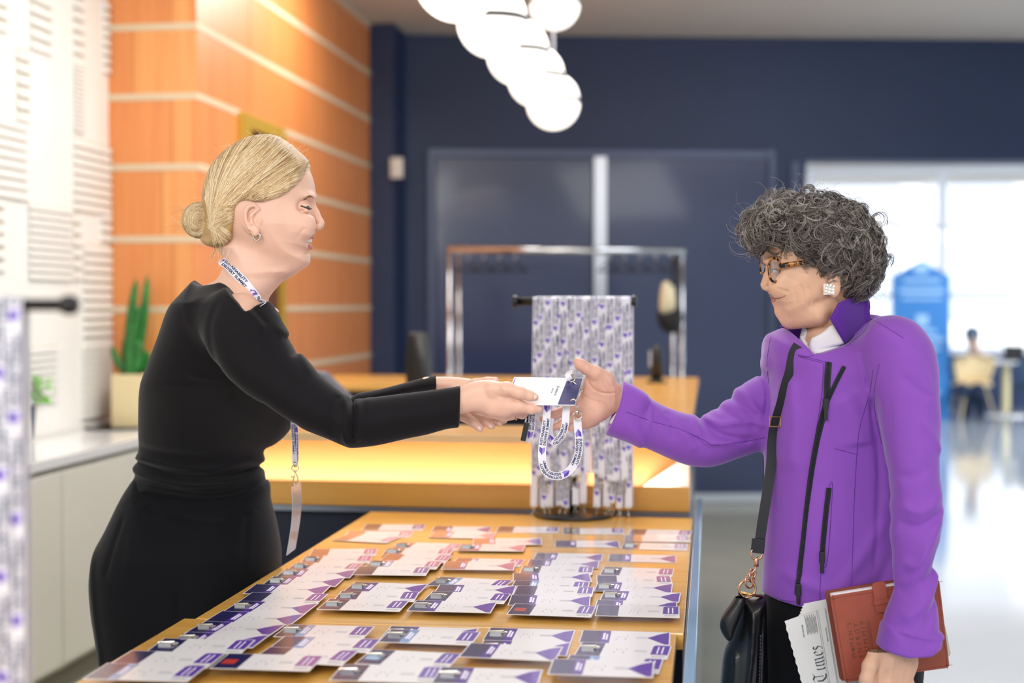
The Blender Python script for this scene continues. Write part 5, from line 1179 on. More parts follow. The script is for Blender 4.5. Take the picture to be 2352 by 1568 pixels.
F.sil([(1863, 778), (1872, 772), (1890, 762), (1912, 745), (1928, 762), (1941, 787), (1916, 796), (1880, 806), (1864, 812), (1858, 800)], 2.575, .007, .007, k=.002, n=3, zc=lambda px, py: 2.585-.02*np.clip((px-1860)/80, 0, 1))
sN = F.surf(2)
F = Field(cc(1820, 830, 2.48), cc(1960, 730, 2.74), .0017)
F.sil([(1846, 748), (1856, 762), (1864, 778), (1862, 800), (1858, 813), (1844, 806), (1836, 792), (1838, 768)], 2.61, .007, .007, k=.002, n=3, zc=lambda px, py: 2.64-.04*np.clip((px-1836)/30, 0, 1))
F.chain([cc(1842, 775, 2.615), cc(1850, 790, 2.605), cc(1852, 808, 2.60)], [.0035, .004, .0035], .003)
sF = F.surf(2)
F = Field(cc(1820, 880, 2.50), cc(1990, 760, 2.72), .004); F.sil([(1846, 800), (1870, 790), (1930, 780), (1940, 820), (1890, 850), (1860, 840)], 2.61, .05, .03, k=.002, n=3); sB = F.surf(1)
obj_from('shirt_collar', [sN], M_shirt, rootB); obj_from('shirt_collar', [sF], M_shirt, rootB); obj_from('shirt_front', [sB], M_shirt, rootB)
# shirt cuff and dark sleeve opening at the reaching wrist
th = np.linspace(0, 2*PI, 41)[:-1]
F = Field(cc(1380, 1000, 2.58), cc(1460, 870, 2.76), .0016)
F.sil([(1440, 900), (1424, 935), (1400, 968), (1408, 975), (1424, 965), (1440, 955), (1460, 930)], 2.668, .032, .03, k=.002, n=3); shc = F.surf(2)
obj_from('shirt_cuff', [shc], M_shirt, rootB)
# seams on the jacket
def seam(px_pts, nm='seam', r=.0006, m=None, root=None, b=None, lift=.0001):
    q = [on(b or BJ, x, y, lift) for x, y in crom(px_pts, 5)]; q = [p for p in q if p is not None]
    if len(q) > 1: return MB().tube(lw(q), r, 5)
sm = MB()
for s_ in [[(1833, 817), (1860, 822), (1897, 831)], [(1838, 820), (1862, 826), (1893, 834)], [(1891, 836), (1888, 900), (1876, 980), (1858, 1081), (1845, 1190), (1832, 1300), (1824, 1366)], [(2005, 850), (1998, 900), (1975, 980), (1968, 1044), (1962, 1150), (1958, 1280), (1955, 1370)], [(1917, 1030), (1940, 1036), (1970, 1044)],
    [(1998, 731), (2030, 748), (2075, 776)], [(2020, 836), (2008, 900), (2012, 960), (2026, 1020)], [(1998, 733), (1985, 760), (1950, 790), (1940, 795)], [(1940, 788), (1900, 800), (1862, 818), (1833, 815)], [(1437, 945), (1500, 968), (1560, 985), (1620, 1012), (1640, 1022), (1720, 1012), (1757, 1004)],
    [(1757, 1372), (1800, 1378), (1828, 1382)], [(1904, 1116), (1912, 1120), (1900, 1290), (1886, 1292)], [(1770, 775), (1762, 830), (1766, 880)], [(1888, 1290), (1884, 1340), (1884, 1384)]]:
    q = [on(BJ, x, y, .0001) for x, y in crom(s_, 5)]; q = [p for p in q if p is not None]
    if len(q) > 1: sm.tube(lw(q), .0006, 5)
o = sm.build('seams', M_seamp, jk, smooth=True); 
def zipper(pts, wpx, name, tape=True, slider=None):
    pc = crom(pts, 8); mbt = MB(); mz = MB(); q = [on(BJ, x, y, .0012) for x, y in pc]; q = np.array([p for p in q if p is not None]); 
    for _ in range(3): q[1:-1] = (q[:-2]+q[2:]+2*q[1:-1])/4
    W_ = np.array(lw(q)); side = RC @ np.array([1.0, 0, 0]); ribbon(mbt, W_, side, wpx/FPX*2.52, printed=False, thick=.001)
    L_ = np.concatenate([[0], np.cumsum(np.linalg.norm(np.diff(W_, axis=0), axis=1))]); n = int(L_[-1]/.0028)
    cp = np.stack([np.interp(np.linspace(0, L_[-1], n), L_, W_[:, k]) for k in range(3)], 1); f_ = RC @ np.array([0, 0, 1.0])*.0014
    for k in range(n): d = side*.0026*(1 if k % 2 else .6); mz.tube([cp[k]-d+f_, cp[k]+d+f_], .0008, 5)
    t = mbt.build(name, M_zip, jk); z_ = mz.build('zip_teeth', M_teeth, t)
    return t
z1 = zipper([(1903, 832), (1900, 880), (1899, 920), (1888, 965), (1876, 1020), (1866, 1081), (1858, 1140), (1852, 1190), (1845, 1260), (1838, 1320), (1834, 1362)], 15, 'main_zip')
z2 = zipper([(1939, 842), (1924, 870), (1910, 900), (1900, 922)], 10, 'open_zip_edge')
z3 = zipper([(1904, 1120), (1898, 1170), (1892, 1230), (1888, 1282)], 12, 'pocket_zip')
def pull(px, py, ln, zt_):
    a = on(BJ, px, py, .004); mb = MB(); w0 = c2w(a); mb.box(w0+[-.005, -.003, -.010], w0+[.005, .003, .010]); mb.box(w0+[-.0035, -.005, -.010-ln], w0+[.0035, -.003, -.006]); mb.build('zip_pull', M_black, zt_, bevel=.0012)
pull(1897, 928, .018, z1); pull(1836, 1352, .016, z1); pull(1888, 1278, .018, z3)
# glasses, earring, eyes
gl_ = empty('glasses', tuple(c2w(cc(1765, 615, HB)))); gl_.parent = None
M_tort = bpy.data.materials.new('tortoiseshell'); M_tort.use_nodes = True; nt = M_tort.node_tree; b_ = nt.nodes['Principled BSDF']; b_.inputs['Roughness'].default_value = .12
tc = nt.nodes.new('ShaderNodeTexCoord'); nz = nt.nodes.new('ShaderNodeTexNoise'); nz.inputs['Scale'].default_value = 150; rp = nt.nodes.new('ShaderNodeValToRGB'); rp.color_ramp.elements[0].position = .48; rp.color_ramp.elements[0].color = (*lin('#120c0a'), 1); rp.color_ramp.elements[1].position = .6; rp.color_ramp.elements[1].color = (*lin('#c07a28'), 1)
nt.links.new(tc.outputs['Object'], nz.inputs[0]); nt.links.new(nz.outputs['Fac'], rp.inputs[0]); nt.links.new(rp.outputs[0], b_.inputs['Base Color'])
tag(gl_, 'tortoiseshell glasses worn by the person in the purple jacket', 'glasses')
def lens(cx, cy, ax, ay, z, dz, nm):
    pts = [cc(cx+ax*math.copysign(abs(math.cos(t))**.85, math.cos(t))*(1+.1*math.sin(t)), cy-ay*math.copysign(abs(math.sin(t))**.85, math.sin(t)), z-dz*math.cos(t)) for t in th]
    MB().tube(lw(pts), .0023, 8, closed=True).build(nm, M_tort, gl_, smooth=True)
    c = c2w(cc(cx, cy, z)); w_ = lw(pts); MB().add([c]+w_, [(0, i+1, (i+1) % len(w_)+1) for i in range(len(w_))]).build('lens', MATS['lens_glass_reflection'], gl_)
mat('lens_glass_reflection', '#b9b4b4', .02, alpha=.45, coat=1.0)  # grey and part opacity paint a reflection into the lenses
lens(1779, 620, 13, 27, HB-.056, -.010, 'lens_rim'); lens(1752, 606, 7, 23, HB+.030, .010, 'lens_rim')
MB().tube(lw([cc(1767, 611, HB-.040), cc(1763, 608, HB-.018), cc(1759, 606, HB-.002), cc(1757, 604, HB+.014)]), .0024, 8).build('bridge', M_tort, gl_, smooth=True)
MB().tube(lw([cc(1791, 611, HB-.062), cc(1800, 609, HB-.066), cc(1832, 604, HB-.076), cc(1880, 600, HB-.080)]), [.0028, .0028, .0025, .002], 8, flat=1.6).build('temple', M_tort, gl_, smooth=True)
MB().tube(lw([cc(1747, 600, HB+.040), cc(1760, 602, HB+.06), cc(1830, 604, HB+.074), cc(1880, 600, HB+.078)]), .0025, 8).build('temple', M_tort, gl_, smooth=True)
for s in (-1, 1):
    MB().sphere(c2w(cc(1782, 621, HB+s*.0295)), .0112, 18).build('eyeball', M_eyew, rootB, smooth=True)
    MB().sphere(c2w(cc(1773, 621, HB+s*.0325)), .006, 12).build('iris', M_iris, rootB, smooth=True)
    q = [on(BHB, x, y, .0008, s > 0) for x, y in [(1768, 619), (1775, 617.5), (1784, 619), (1790, 621)]]; q = [p for p in q if p is not None]
    if len(q) > 1: MB().tube(lw(q), .0010, 6).build('eyelashes', M_lash, rootB, smooth=True)
    q = [on(BHB, x, y, .0012, s > 0) for x, y in [(1764, 594), (1772, 590), (1784, 589), (1796, 593)]]; q = [p for p in q if p is not None]
    if len(q) > 1: MB().tube(crom(lw(q), 3), .0011, 6).build('eyebrow', mat('brow_brown', '#7a5f50', .7) if 'brow_brown' not in MATS else MATS['brow_brown'], rootB, smooth=True)
q = [on(BHB, x, y, -.0001) for x, y in crom([(1774, 683.5), (1782, 685), (1792, 684), (1800, 681), (1805, 678)], 4)]; q = [p for p in q if p is not None]
MB().tube(lw(q), np.linspace(.0013, .0005, len(q)), 6).build('mouth_line', mat('mouth_line', '#8a4a40', .6), rootB, smooth=True)
er = MB(); c = cc(1904, 664, HB-.0775)
for i in range(-1, 2):
    for j in range(-1, 2):
        p = c2w(c+np.array([i*.0055+j*.0012, j*.0055-i*.0012, 0])); er.lathe(p, [(.001, -.002), (.003, -.001), (.0028, .001), (.0015, .0022)], 6, axis=1)
er.box(c2w(c)+[-.0095, .001, -.0095], c2w(c)+[.0095, .004, .0095]); mat('crystal', '#f4efe6', .05, .4, coat=1.0); er.build('earring', MATS['crystal'], rootB)
# curly hair
hp = [(1738, 572), (1726, 552), (1716, 530), (1724, 505), (1736, 482), (1762, 462), (1795, 449), (1831, 443), (1874, 441), (1914, 448), (1955, 464), (1979, 484), (1995, 507), (2014, 524), (2024, 555), (2028, 587), (2022, 610), (2014, 634), (2002, 662), (1985, 674), (1955, 682), (1932, 686), (1922, 666), (1912, 646), (1896, 640), (1858, 638), (1850, 614), (1828, 596), (1812, 578), (1800, 560), (1785, 548), (1766, 556), (1752, 576)]
F = Field(cc(1700, 710, 2.45), cc(2050, 425, 2.79), .0026)
hpi = [(x+(7 if x < 1800 else -7 if x > 1980 else 0), y+(7 if y < 480 else 0)) for x, y in hp]
F.sil(hpi, HB+.003, .098, .06, k=.002, n=3, pw=2.4)
def nz3(X, Y, Z_): return .0045*(np.sin(X*310+3*np.sin(Y*170))*np.sin(Y*290+2*np.sin(Z_*210))*np.sin(Z_*280+1.5*np.sin(X*240))+.6*np.sin(X*520+Z_*300)*np.sin(Y*480))
F.warp(nz3); hairB = F.surf(1); BHb = bvh([hairB])
hb_ = obj_from('hair', [hairB], M_hairB, rootB); BASE[hb_.name] = BASE[rootB.name]
def curls(seed_n, rad_lo, rad_hi, len_lo, len_hi, out, side_p, nn=16):
    cv = []; hp_in = hp; P_ = crom(hp, 6, True); x0, y0 = P_.min(0); x1, y1 = P_.max(0)
    while len(cv) < seed_n:
        x, y = random.uniform(x0, x1), random.uniform(y0, y1)
        if not pinside(x, y, hp): continue
        bk = random.random() < side_p
        h = on(BHb, x, y, .0, bk)
        if h is None: continue
        hx, hy = (x-1880)/150, (y-560)/120
        nrm_ = np.array([hx*.9, -hy*.9, -.8 if not bk else .8]); nrm_ /= np.linalg.norm(nrm_)
        if x < 1815 and y < 575: d = np.array([-.9+random.gauss(0, .35), random.gauss(.1, .35), random.gauss(0, .3)])
        elif y > 600 and x < 1900: d = np.array([.6+random.gauss(0, .4), -.5, random.gauss(0, .3)])
        else: d = np.array([(x-1860)/150+random.gauss(0, .5), -.6+random.gauss(0, .5), random.gauss(0, .3)])
        e1 = d-nrm_*(d @ nrm_); e1 /= np.linalg.norm(e1); e2 = np.cross(nrm_, e1)
        L_ = random.uniform(len_lo, len_hi); kap = random.uniform(2.0, 5.2)*random.choice([-1, 1]); th0 = -kap*.35; sw = random.uniform(-1.5, 1.5); pts = []; p = h-nrm_*.002; q0 = p.copy()
        for q in range(nn):
            t = q/(nn-1); a = th0+kap*t+sw*math.sin(t*3.1); dd = e1*math.cos(a)+e2*math.sin(a)
            p = p+dd*L_/nn; r2 = ((p-q0)**2).sum(); pts.append(p+nrm_*(out*math.sin(.2+t*2.7)-r2/.16))
        cv.append(np.array(pts))
    return cv
# clumps: several strands share one curl
base = curls(1000, 0, 0, .035, .070, .006, .2); cv = []
for c_ in base:
    for k in range(15):
        o_ = rng.normal(0, .0013, 3); s_ = random.uniform(.85, 1.12); jit = rng.normal(0, .0008, 3); t = np.linspace(0, 1, len(c_))[:, None]; cv.append(c_[0]+(c_-c_[0])*s_+o_+jit*t*2)
HMB = hair_mat('dark_grey_strands', '#1e1814', '#4d433d', '#a39a94', .4)
strands('curly_strands', cv, .00030, HMB, hb_, .7)
HMG = hair_mat('silver_strands', '#7a706a', '#a39a92', '#e2dcd6', .35)
cv = []
for c_ in curls(480, 0, 0, .03, .07, .009, .1):
    for k in range(4): cv.append(c_+rng.normal(0, .0014, 3))
for k in range(150):
    P_ = hp[random.randrange(len(hp)-9)] if random.random() < .75 else hp[random.randrange(0, 8)]
    p = cc(P_[0]+random.uniform(-6, 6), P_[1]+random.uniform(0, 12), HB+random.uniform(-.05, .05)); a = random.uniform(0, 6.28); dx, dy = (P_[0]-1880)/150, -(P_[1]-570)/130
    pts = []; r = random.uniform(.006, .014); tn = random.uniform(2, 4.5)*random.choice([-1, 1])
    for q in range(16): t = q/15; pts.append(p+np.array([dx, dy, 0])*random.uniform(.018, .0181)*t+r*np.array([math.cos(a+tn*t)-math.cos(a), math.sin(a+tn*t)-math.sin(a), .3*math.sin(3*t)]))
    cv.append(np.array(pts))
strands('silver_strands', cv, .00022, HMG, hb_, .5)
# ---------------------------------------------------------------- things held and carried
# handed-over badge
CA = [cc(1179, 869, 2.665), cc(1341, 868, 2.665), cc(1322, 931, 2.595), cc(1158, 929, 2.595)]      # far left, far right, near right, near left
CA[0] = CA[3]+CA[1]-CA[2]
def cpt(s, t, lift=0.0):      # s along 0..1 left to right, t 0 near .. 1 far
    a = CA[3]*(1-s)+CA[2]*s; b = CA[0]*(1-s)+CA[1]*s; n = np.cross(CA[2]-CA[3], CA[0]-CA[3]); n /= np.linalg.norm(n)
    if n[2] > 0: n = -n
    return c2w(a*(1-t)+b*t+n*lift)
hb0 = cpt(.5, .5); card = empty('handed_badge', hb0); tag(card, 'printed name badge passing from one hand to the other above the table', 'name badge')
def cquad(mb, pts, m, l=.0006): mb.add([cpt(s, t, l) for s, t in pts], [tuple(range(len(pts)))], m)
mb = MB(); v = [cpt(s, t, l) for l in (-.0006, .0004) for s, t in ((0, 0), (1, 0), (1, 1), (0, 1))]
mb.add(v, [(0, 1, 2, 3), (4, 5, 6, 7), (0, 1, 5, 4), (1, 2, 6, 5), (2, 3, 7, 6), (3, 0, 4, 7)], 0)
cquad(mb, [(.745, .02), (.985, .02), (.985, .98), (.77, .98)], 1); cquad(mb, [(.012, .30), (.155, .30), (.15, .60), (.03, .60)], 3); cquad(mb, [(.012, .62), (.03, .62), (.03, .96), (.012, .96)], 3)
def ctext(txt, s0, t0, hh, ww, rot=True, m=5):      # text running from far to near edge
    v, f = text_flat(txt, 1, .01, 2); sz = v.max(0); out = [cpt(s0+(p[1]/sz[1])*hh, t0-(p[0]/sz[0])*ww, .0009) for p in v]; mb.add(out, f, m)
mat('badge_text_grey', '#4a4a52', .6)
ctext('Debra', .655, .68, .036, .34, m=9); ctext('Show', .60, .60, .022, .18, m=9)
mb.build('card', [mat('held_card_white', '#f4f3f6', .6), mat('held_card_navy', '#2c2a66', .55)]+BM[2:]+[MATS['badge_text_grey']], card)
mb = MB(); n_ = 44
for k in range(n_): t = .03+.94*k/(n_-1); mb.sphere(cpt(.995, t, .0008), .0011, 6)
mb.build('ball_chain', M_nickel, card)
def wire(pts, r=.0011, m=None, nm='hook', parent=None, n=5, closed=False): return MB().tube(crom(lw([cc(*p) for p in pts]), n, closed), r, 7, closed=closed).build(nm, m or M_nickel, parent, smooth=True)
ly = empty('held_lanyard', c2w(cc(1290, 1000, 2.6))); tag(ly, 'white printed lanyard looping down below the handed badge', 'lanyard')
def strapw(pts, w_px, phase=0.0, tl=.05, period=.085, printed=True, nm='strap', wdir=None, flip=False):
    q = crom(np.array([cc(*p) for p in pts]), 6); W_ = c2w(q); T = np.gradient(W_, axis=0); T /= np.linalg.norm(T, axis=1)[:, None]; fw = RC @ np.array([0, 0, 1.0])
    wd = np.cross(fw, T) if wdir is None else np.tile(np.array(wdir, float), (len(W_), 1))
    mb = MB(); ribbon(mb, W_, wd, w_px/FPX*2.6, phase, period, tl, printed=printed, flip=flip); return mb.build(nm, SM, ly)
# outer loop: down from the ring on the right, round and up on the left
strapw([(1326, 962, 2.585), (1328, 990, 2.585), (1330, 1020, 2.586), (1325, 1052, 2.588), (1310, 1078, 2.59), (1288, 1092, 2.592), (1266, 1091, 2.592), (1251, 1078, 2.592), (1245, 1050, 2.594), (1247, 1015, 2.60), (1254, 975, 2.61), (1257, 925, 2.62)], 18, .036, .052, .080)
strapw([(1302, 918, 2.625), (1300, 950, 2.615), (1297, 980, 2.61), (1288, 1003, 2.608), (1274, 1014, 2.61), (1264, 1005, 2.618), (1261, 985, 2.626), (1264, 960, 2.63)][::-1], 17, .050, .045, .090)
strapw([(1224, 930, 2.64), (1222, 955, 2.635), (1221, 980, 2.63), (1217, 1000, 2.63), (1208, 1013, 2.63)][::-1], 16, .024, .045, .09)
o = MB().box((-.0045, -.006, -.017), (.0045, .006, .017)).build('buckle', M_rubber, None, bevel=.001); w0 = c2w(cc(1206, 991, 2.615)); o.parent = ly; o.location = Vector(w0)-Vector(ly.location); o.rotation_euler = (0, math.radians(12), 0)
wire([(1209, 960, 2.62), (1206, 972, 2.62), (1204, 984, 2.62)], .0015, M_strapback, 'cord_end', ly)
thp = [(math.cos(t), math.sin(t)) for t in np.linspace(0, 2*PI, 15)[:-1]]
wire([(1326+11*a, 955-8*b, 2.578) for a, b in thp], .0013, nm='swivel_ring', parent=ly, n=2, closed=True)
wire([(1326, 947, 2.575), (1325, 938, 2.574), (1322, 930, 2.573), (1323, 922, 2.572), (1319, 917, 2.572), (1313, 918, 2.573), (1311, 920, 2.575)], .0013, nm='snap_hook', parent=ly)
MB().lathe(c2w(cc(1325, 948, 2.575)), [(.001, -.003), (.0042, -.002), (.0036, .004), (.001, .006)], 12).build('swivel_barrel', M_nickel, ly, smooth=True)
wire([(1322, 936, 2.573), (1331, 934, 2.570)], .0014, nm='snap_lever', parent=ly)
# upper hook with a folded strap end
wire([(1313+8*a, 868-9*b, 2.655) for a, b in thp], .0012, nm='upper_ring', parent=ly, n=2, closed=True)
wire([(1316, 876, 2.652), (1326, 885, 2.648), (1338, 899, 2.64)], .0018, nm='upper_hook', parent=ly)
strapw([(1299, 860, 2.66), (1306, 856, 2.65), (1313, 854, 2.645), (1319, 853, 2.65)], 9, printed=False, nm='folded_end', wdir=(.3, -.1, 1))
strapw([(1303, 858, 2.648), (1306, 866, 2.646), (1309, 872, 2.648)], 13, printed=False, nm='folded_end', wdir=None)
# leather folder
NBq = [cc(1895, 1357, 2.475), cc(2150, 1316, 2.475), cc(2175, 1528, 2.475), cc(1930, 1563, 2.475)]
M_brown2 = mat('tan_leather', '#9c4a35', .55, bump=.35, bscale=700, bdist=.0005, var=.08, vscale=25); M_brown3 = mat('tan_leather_dark', '#7a3525', .6); M_stitch = mat('stitching', '#5e2a1c', .8); M_emb = mat('embossed_gold_brown', '#6b3a1e', .5)
def quadp(Q, s, t, l=0.0):
    n = np.cross(Q[1]-Q[0], Q[3]-Q[0]); n /= np.linalg.norm(n); n = n if n[2] < 0 else -n
    a = Q[0]*(1-s)+Q[1]*s; b = Q[3]*(1-s)+Q[2]*s; return c2w(a*(1-t)+b*t+n*l)
def rrect(s0, s1, t0, t1, r, asp=1.0):
    out = []
    for cx, cy, a0 in ((s1-r, t0+r*asp, -90), (s1-r, t1-r*asp, 0), (s0+r, t1-r*asp, 90), (s0+r, t0+r*asp, 180)):
        for k in range(5): a = math.radians(a0+k*22.5); out.append((cx+r*math.cos(a), cy+r*asp*math.sin(a)))
    return out
def slabq(Q, pts, l0, l1, nm, m, parent, bev=0):
    k = len(pts); v = [quadp(Q, s, t, l0) for s, t in pts]+[quadp(Q, s, t, l1) for s, t in pts]
    return MB().add(v, [tuple(range(k))[::-1], tuple(range(k, 2*k))]+[(i, (i+1) % k, k+(i+1) % k, k+i) for i in range(k)]).build(nm, m, parent, bevel=bev)
fo = empty('leather_folder', c2w(cc(2040, 1450, 2.475))); tag(fo, 'tan leather folder embossed with a summit title, held under the purple sleeve', 'folder')
slabq(NBq, rrect(0, 1, 0, 1, .03, 1.15), -.004, -.001, 'back_cover', M_brown3, fo); slabq(NBq, rrect(.04, .98, .03, .985, .01), -.001, .011, 'paper_block', M_shirt, fo)
slabq(NBq, rrect(.022, 1, .045, 1.0, .03, 1.15), .011, .015, 'front_cover', M_brown2, fo)
sm = MB(); q = rrect(.045, .98, .075, .975, .02, 1.15); q = crom(q, 3, True)
for i in range(0, len(q)):
    a, b = np.array(q[i]), np.array(q[(i+1) % len(q)]); L_ = np.linalg.norm((b-a)*[.2, .17]); n_ = max(1, int(L_/.004))
    for k in range(n_): u0 = a+(b-a)*(k/n_); u1 = a+(b-a)*((k+.6)/n_); sm.tube([quadp(NBq, *u0, .0152), quadp(NBq, *u1, .0152)], .0004, 4, caps=False)
sm.build('stitching', M_stitch, fo)
slabq(NBq, rrect(.40, .52, -.03, .30, .03, 1.3), .015, .019, 'closing_tab', M_brown2, fo); slabq(NBq, rrect(.39, .62, .16, .21, .008), .019, .021, 'tab_loop', M_brown2, fo)
eb = MB()
def ftext(txt, s0, t0, hh, ww, bold=.0):      # reads upward: baseline runs from bottom to top, letters lean left
    v, f = text_flat(txt, 1, bold, 2); sz = v.max(0); eb.add([quadp(NBq, s0-(p[1]/sz[1])*-hh, t0-(p[0]/sz[0])*ww, .0153) for p in v], f)
for tx, s0, t0, ww in (('W', .125, .76, .075), ("MEN'S", .125, .625, .265), ('ENERGY', .187, .755, .38), ('SUMMIT', .249, .755, .395)):
    v, f = text_flat(' '.join(tx) if tx != 'W' else tx, 1, 0, 2); sz = v.max(0); eb.add([quadp(NBq, s0+.04-(p[1]/sz[1])*.04+.0, t0-(p[0]/sz[0])*ww, .0154) for p in v], f) if False else eb.add([quadp(NBq, s0+.042*(1-p[1]/sz[1]), t0-(p[0]/sz[0])*ww, .0154) for p in v], f)
eb.add([quadp(NBq, .147+.018*math.cos(a), .655+.022*math.sin(a), .0154) for a in np.linspace(0, 2*PI, 17)[:-1]], [tuple(range(16))])
eb.add([quadp(NBq, s, t, .0154) for s, t in ((.303, .36), (.307, .36), (.307, .755), (.303, .755))], [(0, 1, 2, 3)])
for k in range(17):
    t = .75-k*.0225; eb.add([quadp(NBq, .317+a*.018, t-b*.012, .0154) for a, b in ((0, 0), (1, .15), (1, 1), (.1, .9))], [(0, 1, 2, 3)])
eb.build('embossed_title', M_emb, fo)
# newspaper
NPq = [cc(1838, 1396, 2.502), cc(2010, 1366, 2.502), cc(2075, 1640, 2.502), cc(1850, 1665, 2.502)]
M_news = mat('newsprint', '#dedcda', .8, var=.03, vscale=20); M_nink = mat('news_ink', '#55565a', .8)
npo = empty('newspaper', c2w(cc(1880, 1500, 2.5))); tag(npo, 'folded newspaper tucked behind the leather folder', 'newspaper')
def pxslab(pts, d, th_, nm, m, par):
    k = len(pts); v = [P(x, y, d) for x, y in pts]+[P(x, y, d+th_) for x, y in pts]
    return MB().add(v, [tuple(range(k)), tuple(range(k, 2*k))[::-1]]+[(i, (i+1) % k, k+(i+1) % k, k+i) for i in range(k)]).build(nm, m, par)
zig = [(1846, 1386)]+[(1846-11*k/9+(1.5 if k % 2 else -1.5), 1386+29*k/9) for k in range(1, 9)]+[(1835, 1415)]
pxslab([(1990, 1358), (1896, 1376), (1870, 1381)]+zig+[(1835, 1440), (1900, 1640), (2040, 1640)], 2.508, .003, 'inner_sheets', M_news, npo)
ser = [(1802+((k*9.5))*.28+(1.2 if k % 2 else -1.2), 1427+k*9.5) for k in range(1, 24)]
pxslab([(1990, 1375), (1896, 1400), (1836, 1414), (1802, 1426)]+ser+[(2050, 1650)], 2.503, .003, 'front_sheets', M_news, npo)
pxslab([(2165, 1426), (2172, 1440), (2184, 1500), (2180, 1507), (2150, 1512), (2100, 1400)], 2.492, .006, 'rear_edge', mat('newsprint_greenish', '#c9cdbd', .8), npo)
ink = MB()
NU = np.array([-.165, -.986])      # reading direction upward in the picture, letters' up axis to the left
def npp(along, up, o=(1900, 1590)):      # newspaper lettering plane
    x = o[0]+NU[0]*along+NU[1]*up*1.0; y = o[1]+NU[1]*along-NU[0]*up*1.0; return P(x, y, 2.5022)
def nib(path, o, wd=3.4):      # broad pen stroke at a fixed slant
    nx_, ny_ = wd*.5*math.cos(.8), wd*.5*math.sin(.8)
    for i in range(len(path)-1):
        (a, b), (c, d) = path[i], path[i+1]; ink.add([npp(a-nx_, b-ny_, o), npp(a+nx_, b+ny_, o), npp(c+nx_, d+ny_, o), npp(c-nx_, d-ny_, o)], [(0, 1, 2, 3)])
O = (1902, 1574)
def minim(x, h=19): return [(x-1.5, h-3), (x+1, h), (x+1, 3), (x+4, 0)]
nib([(-8, 30), (-8, 0), (-4, -1)], O, 4); nib([(-8, 10), (0, 20), (2, 16), (-5, 10), (2, 2), (5, 0)], O)            # k
nib([(12, 27), (18, 31), (27, 27), (33, 31)], O, 4); nib([(21, 29), (14, 22), (13, 10), (19, 2), (28, 0), (33, 5)], O, 4); nib([(24, 28), (24, 6)], O, 2.4)      # T
nib(minim(39), O); nib([(39, 25), (41, 27)], O, 4)                                                                     # i
nib(minim(48), O); nib([(51, 18), (56, 20), (57, 3), (60, 0)], O); nib([(59, 18), (64, 20), (65, 3), (68, 0)], O)          # m
nib([(77, 10), (82, 14), (79, 20), (73, 16), (73, 4), (77, 0), (82, 3)], O)                                                # e
nib([(93, 18), (88, 20), (87, 14), (93, 8), (92, 2), (86, 0)], O)                                                         # s
for k in range(10):      # columns of small type
    a0, a1 = 122+(k % 3)*2, 168-(k % 2)*6; up = 26-k*2.6
    ink.add([npp(a0, up, O), npp(a1, up, O), npp(a1, up+1.0, O), npp(a0, up+1.0, O)], [(0, 1, 2, 3)])
for up in (-2, -5.5, -22, -24): ink.add([npp(-20, up, O), npp(176, up, O), npp(176, up+.6, O), npp(-20, up+.6, O)], [(0, 1, 2, 3)])
def ntext(txt, a0, up, h, L_):
    v, f = text_flat(txt, 1, .015, 2); sz = v.max(0); ink.add([npp(a0+p[0]/sz[0]*L_, up+p[1]/sz[1]*h, O) for p in v], f)
ntext('THE WEATHER', 118, 34, 3.4, 30); ntext('NEWS ANALYSIS', 100, -18, 3, 32)
ink.build('printing', M_nink, npo)
# shoulder bag with strap and hardware
bag = empty('shoulder_bag', c2w(cc(1710, 1480, 2.58))); tag(bag, 'black leather shoulder bag with gold rings hanging at the hip', 'bag')
sp_ = []
for x, y, dz in [(1834, 796, None), (1827, 812, None), (1818, 850, None), (1808, 890, None), (1800, 925, None), (1790, 955, None), (1781, 985, None), (1776, 1020, None), (1772, 1060, None), (1767, 1100, 2.585), (1760, 1150, 2.575), (1751, 1205, 2.57), (1743, 1262, 2.57)]:
    h = on(BJ, x, y, .004) if dz is None else cc(x, y, dz)
    if h is None: h = cc(x, y, 2.58)
    sp_.append(h)
sp_ = np.array(sp_)
sp_[1:-4, 2] = np.minimum(sp_[1:-4, 2], 2.60)
for _ in range(3): sp_[1:-1, 2] = (sp_[:-2, 2]+sp_[2:, 2]+2*sp_[1:-1, 2])/4
q = crom(sp_, 5); W_ = c2w(q); T = np.gradient(W_, axis=0); T /= np.linalg.norm(T, axis=1)[:, None]; wd = np.cross(RC @ np.array([0, 0, -1.0]), T)
mb = MB(); ribbon(mb, W_, wd, 23/FPX*2.6, printed=False, thick=.003); mb.build('strap', M_strapk, bag)
bx = c2w(cc(1781, 968, 2.578)); MB().tube([bx+RC @ np.array([a*.010, b*.009, 0]) for a, b in ((-1, -1), (1, -1), (1, 1), (-1, 1))], .0014, 6, closed=True).build('buckle', M_gold, bag)
MB().box((-.012, -.004, -.013), (.012, .004, .013)).build('strap_end', M_strapk, None, bevel=.001); o = bpy.context.scene.collection.objects[-1]; o.parent = bag; o.location = Vector(c2w(cc(1741, 1253, 2.567)))-Vector(bag.location); o.rotation_euler = (0, .1, 0)
def ringp(cx, cy, r, z, tilt, nm, tr=.0018): 
    pts = [c2w(cc(cx, cy, z)+np.array([r*math.cos(t)*math.cos(tilt), r*math.sin(t), r*math.cos(t)*math.sin(tilt)])) for t in th]; MB().tube(pts, tr, 8, closed=True).build(nm, M_rose, bag, smooth=True)
M_rose = mat('rose_gold', '#d9a583', .18, 1.0)
ringp(1738, 1271, .0105, 2.567, .1, 'upper_ring'); ringp(1726, 1322, .011, 2.565, 1.1, 'link_ring'); ringp(1722, 1334, .012, 2.562, .7, 'link_ring'); ringp(1716, 1352, .0155, 2.56, .15, 'large_ring', .0022)
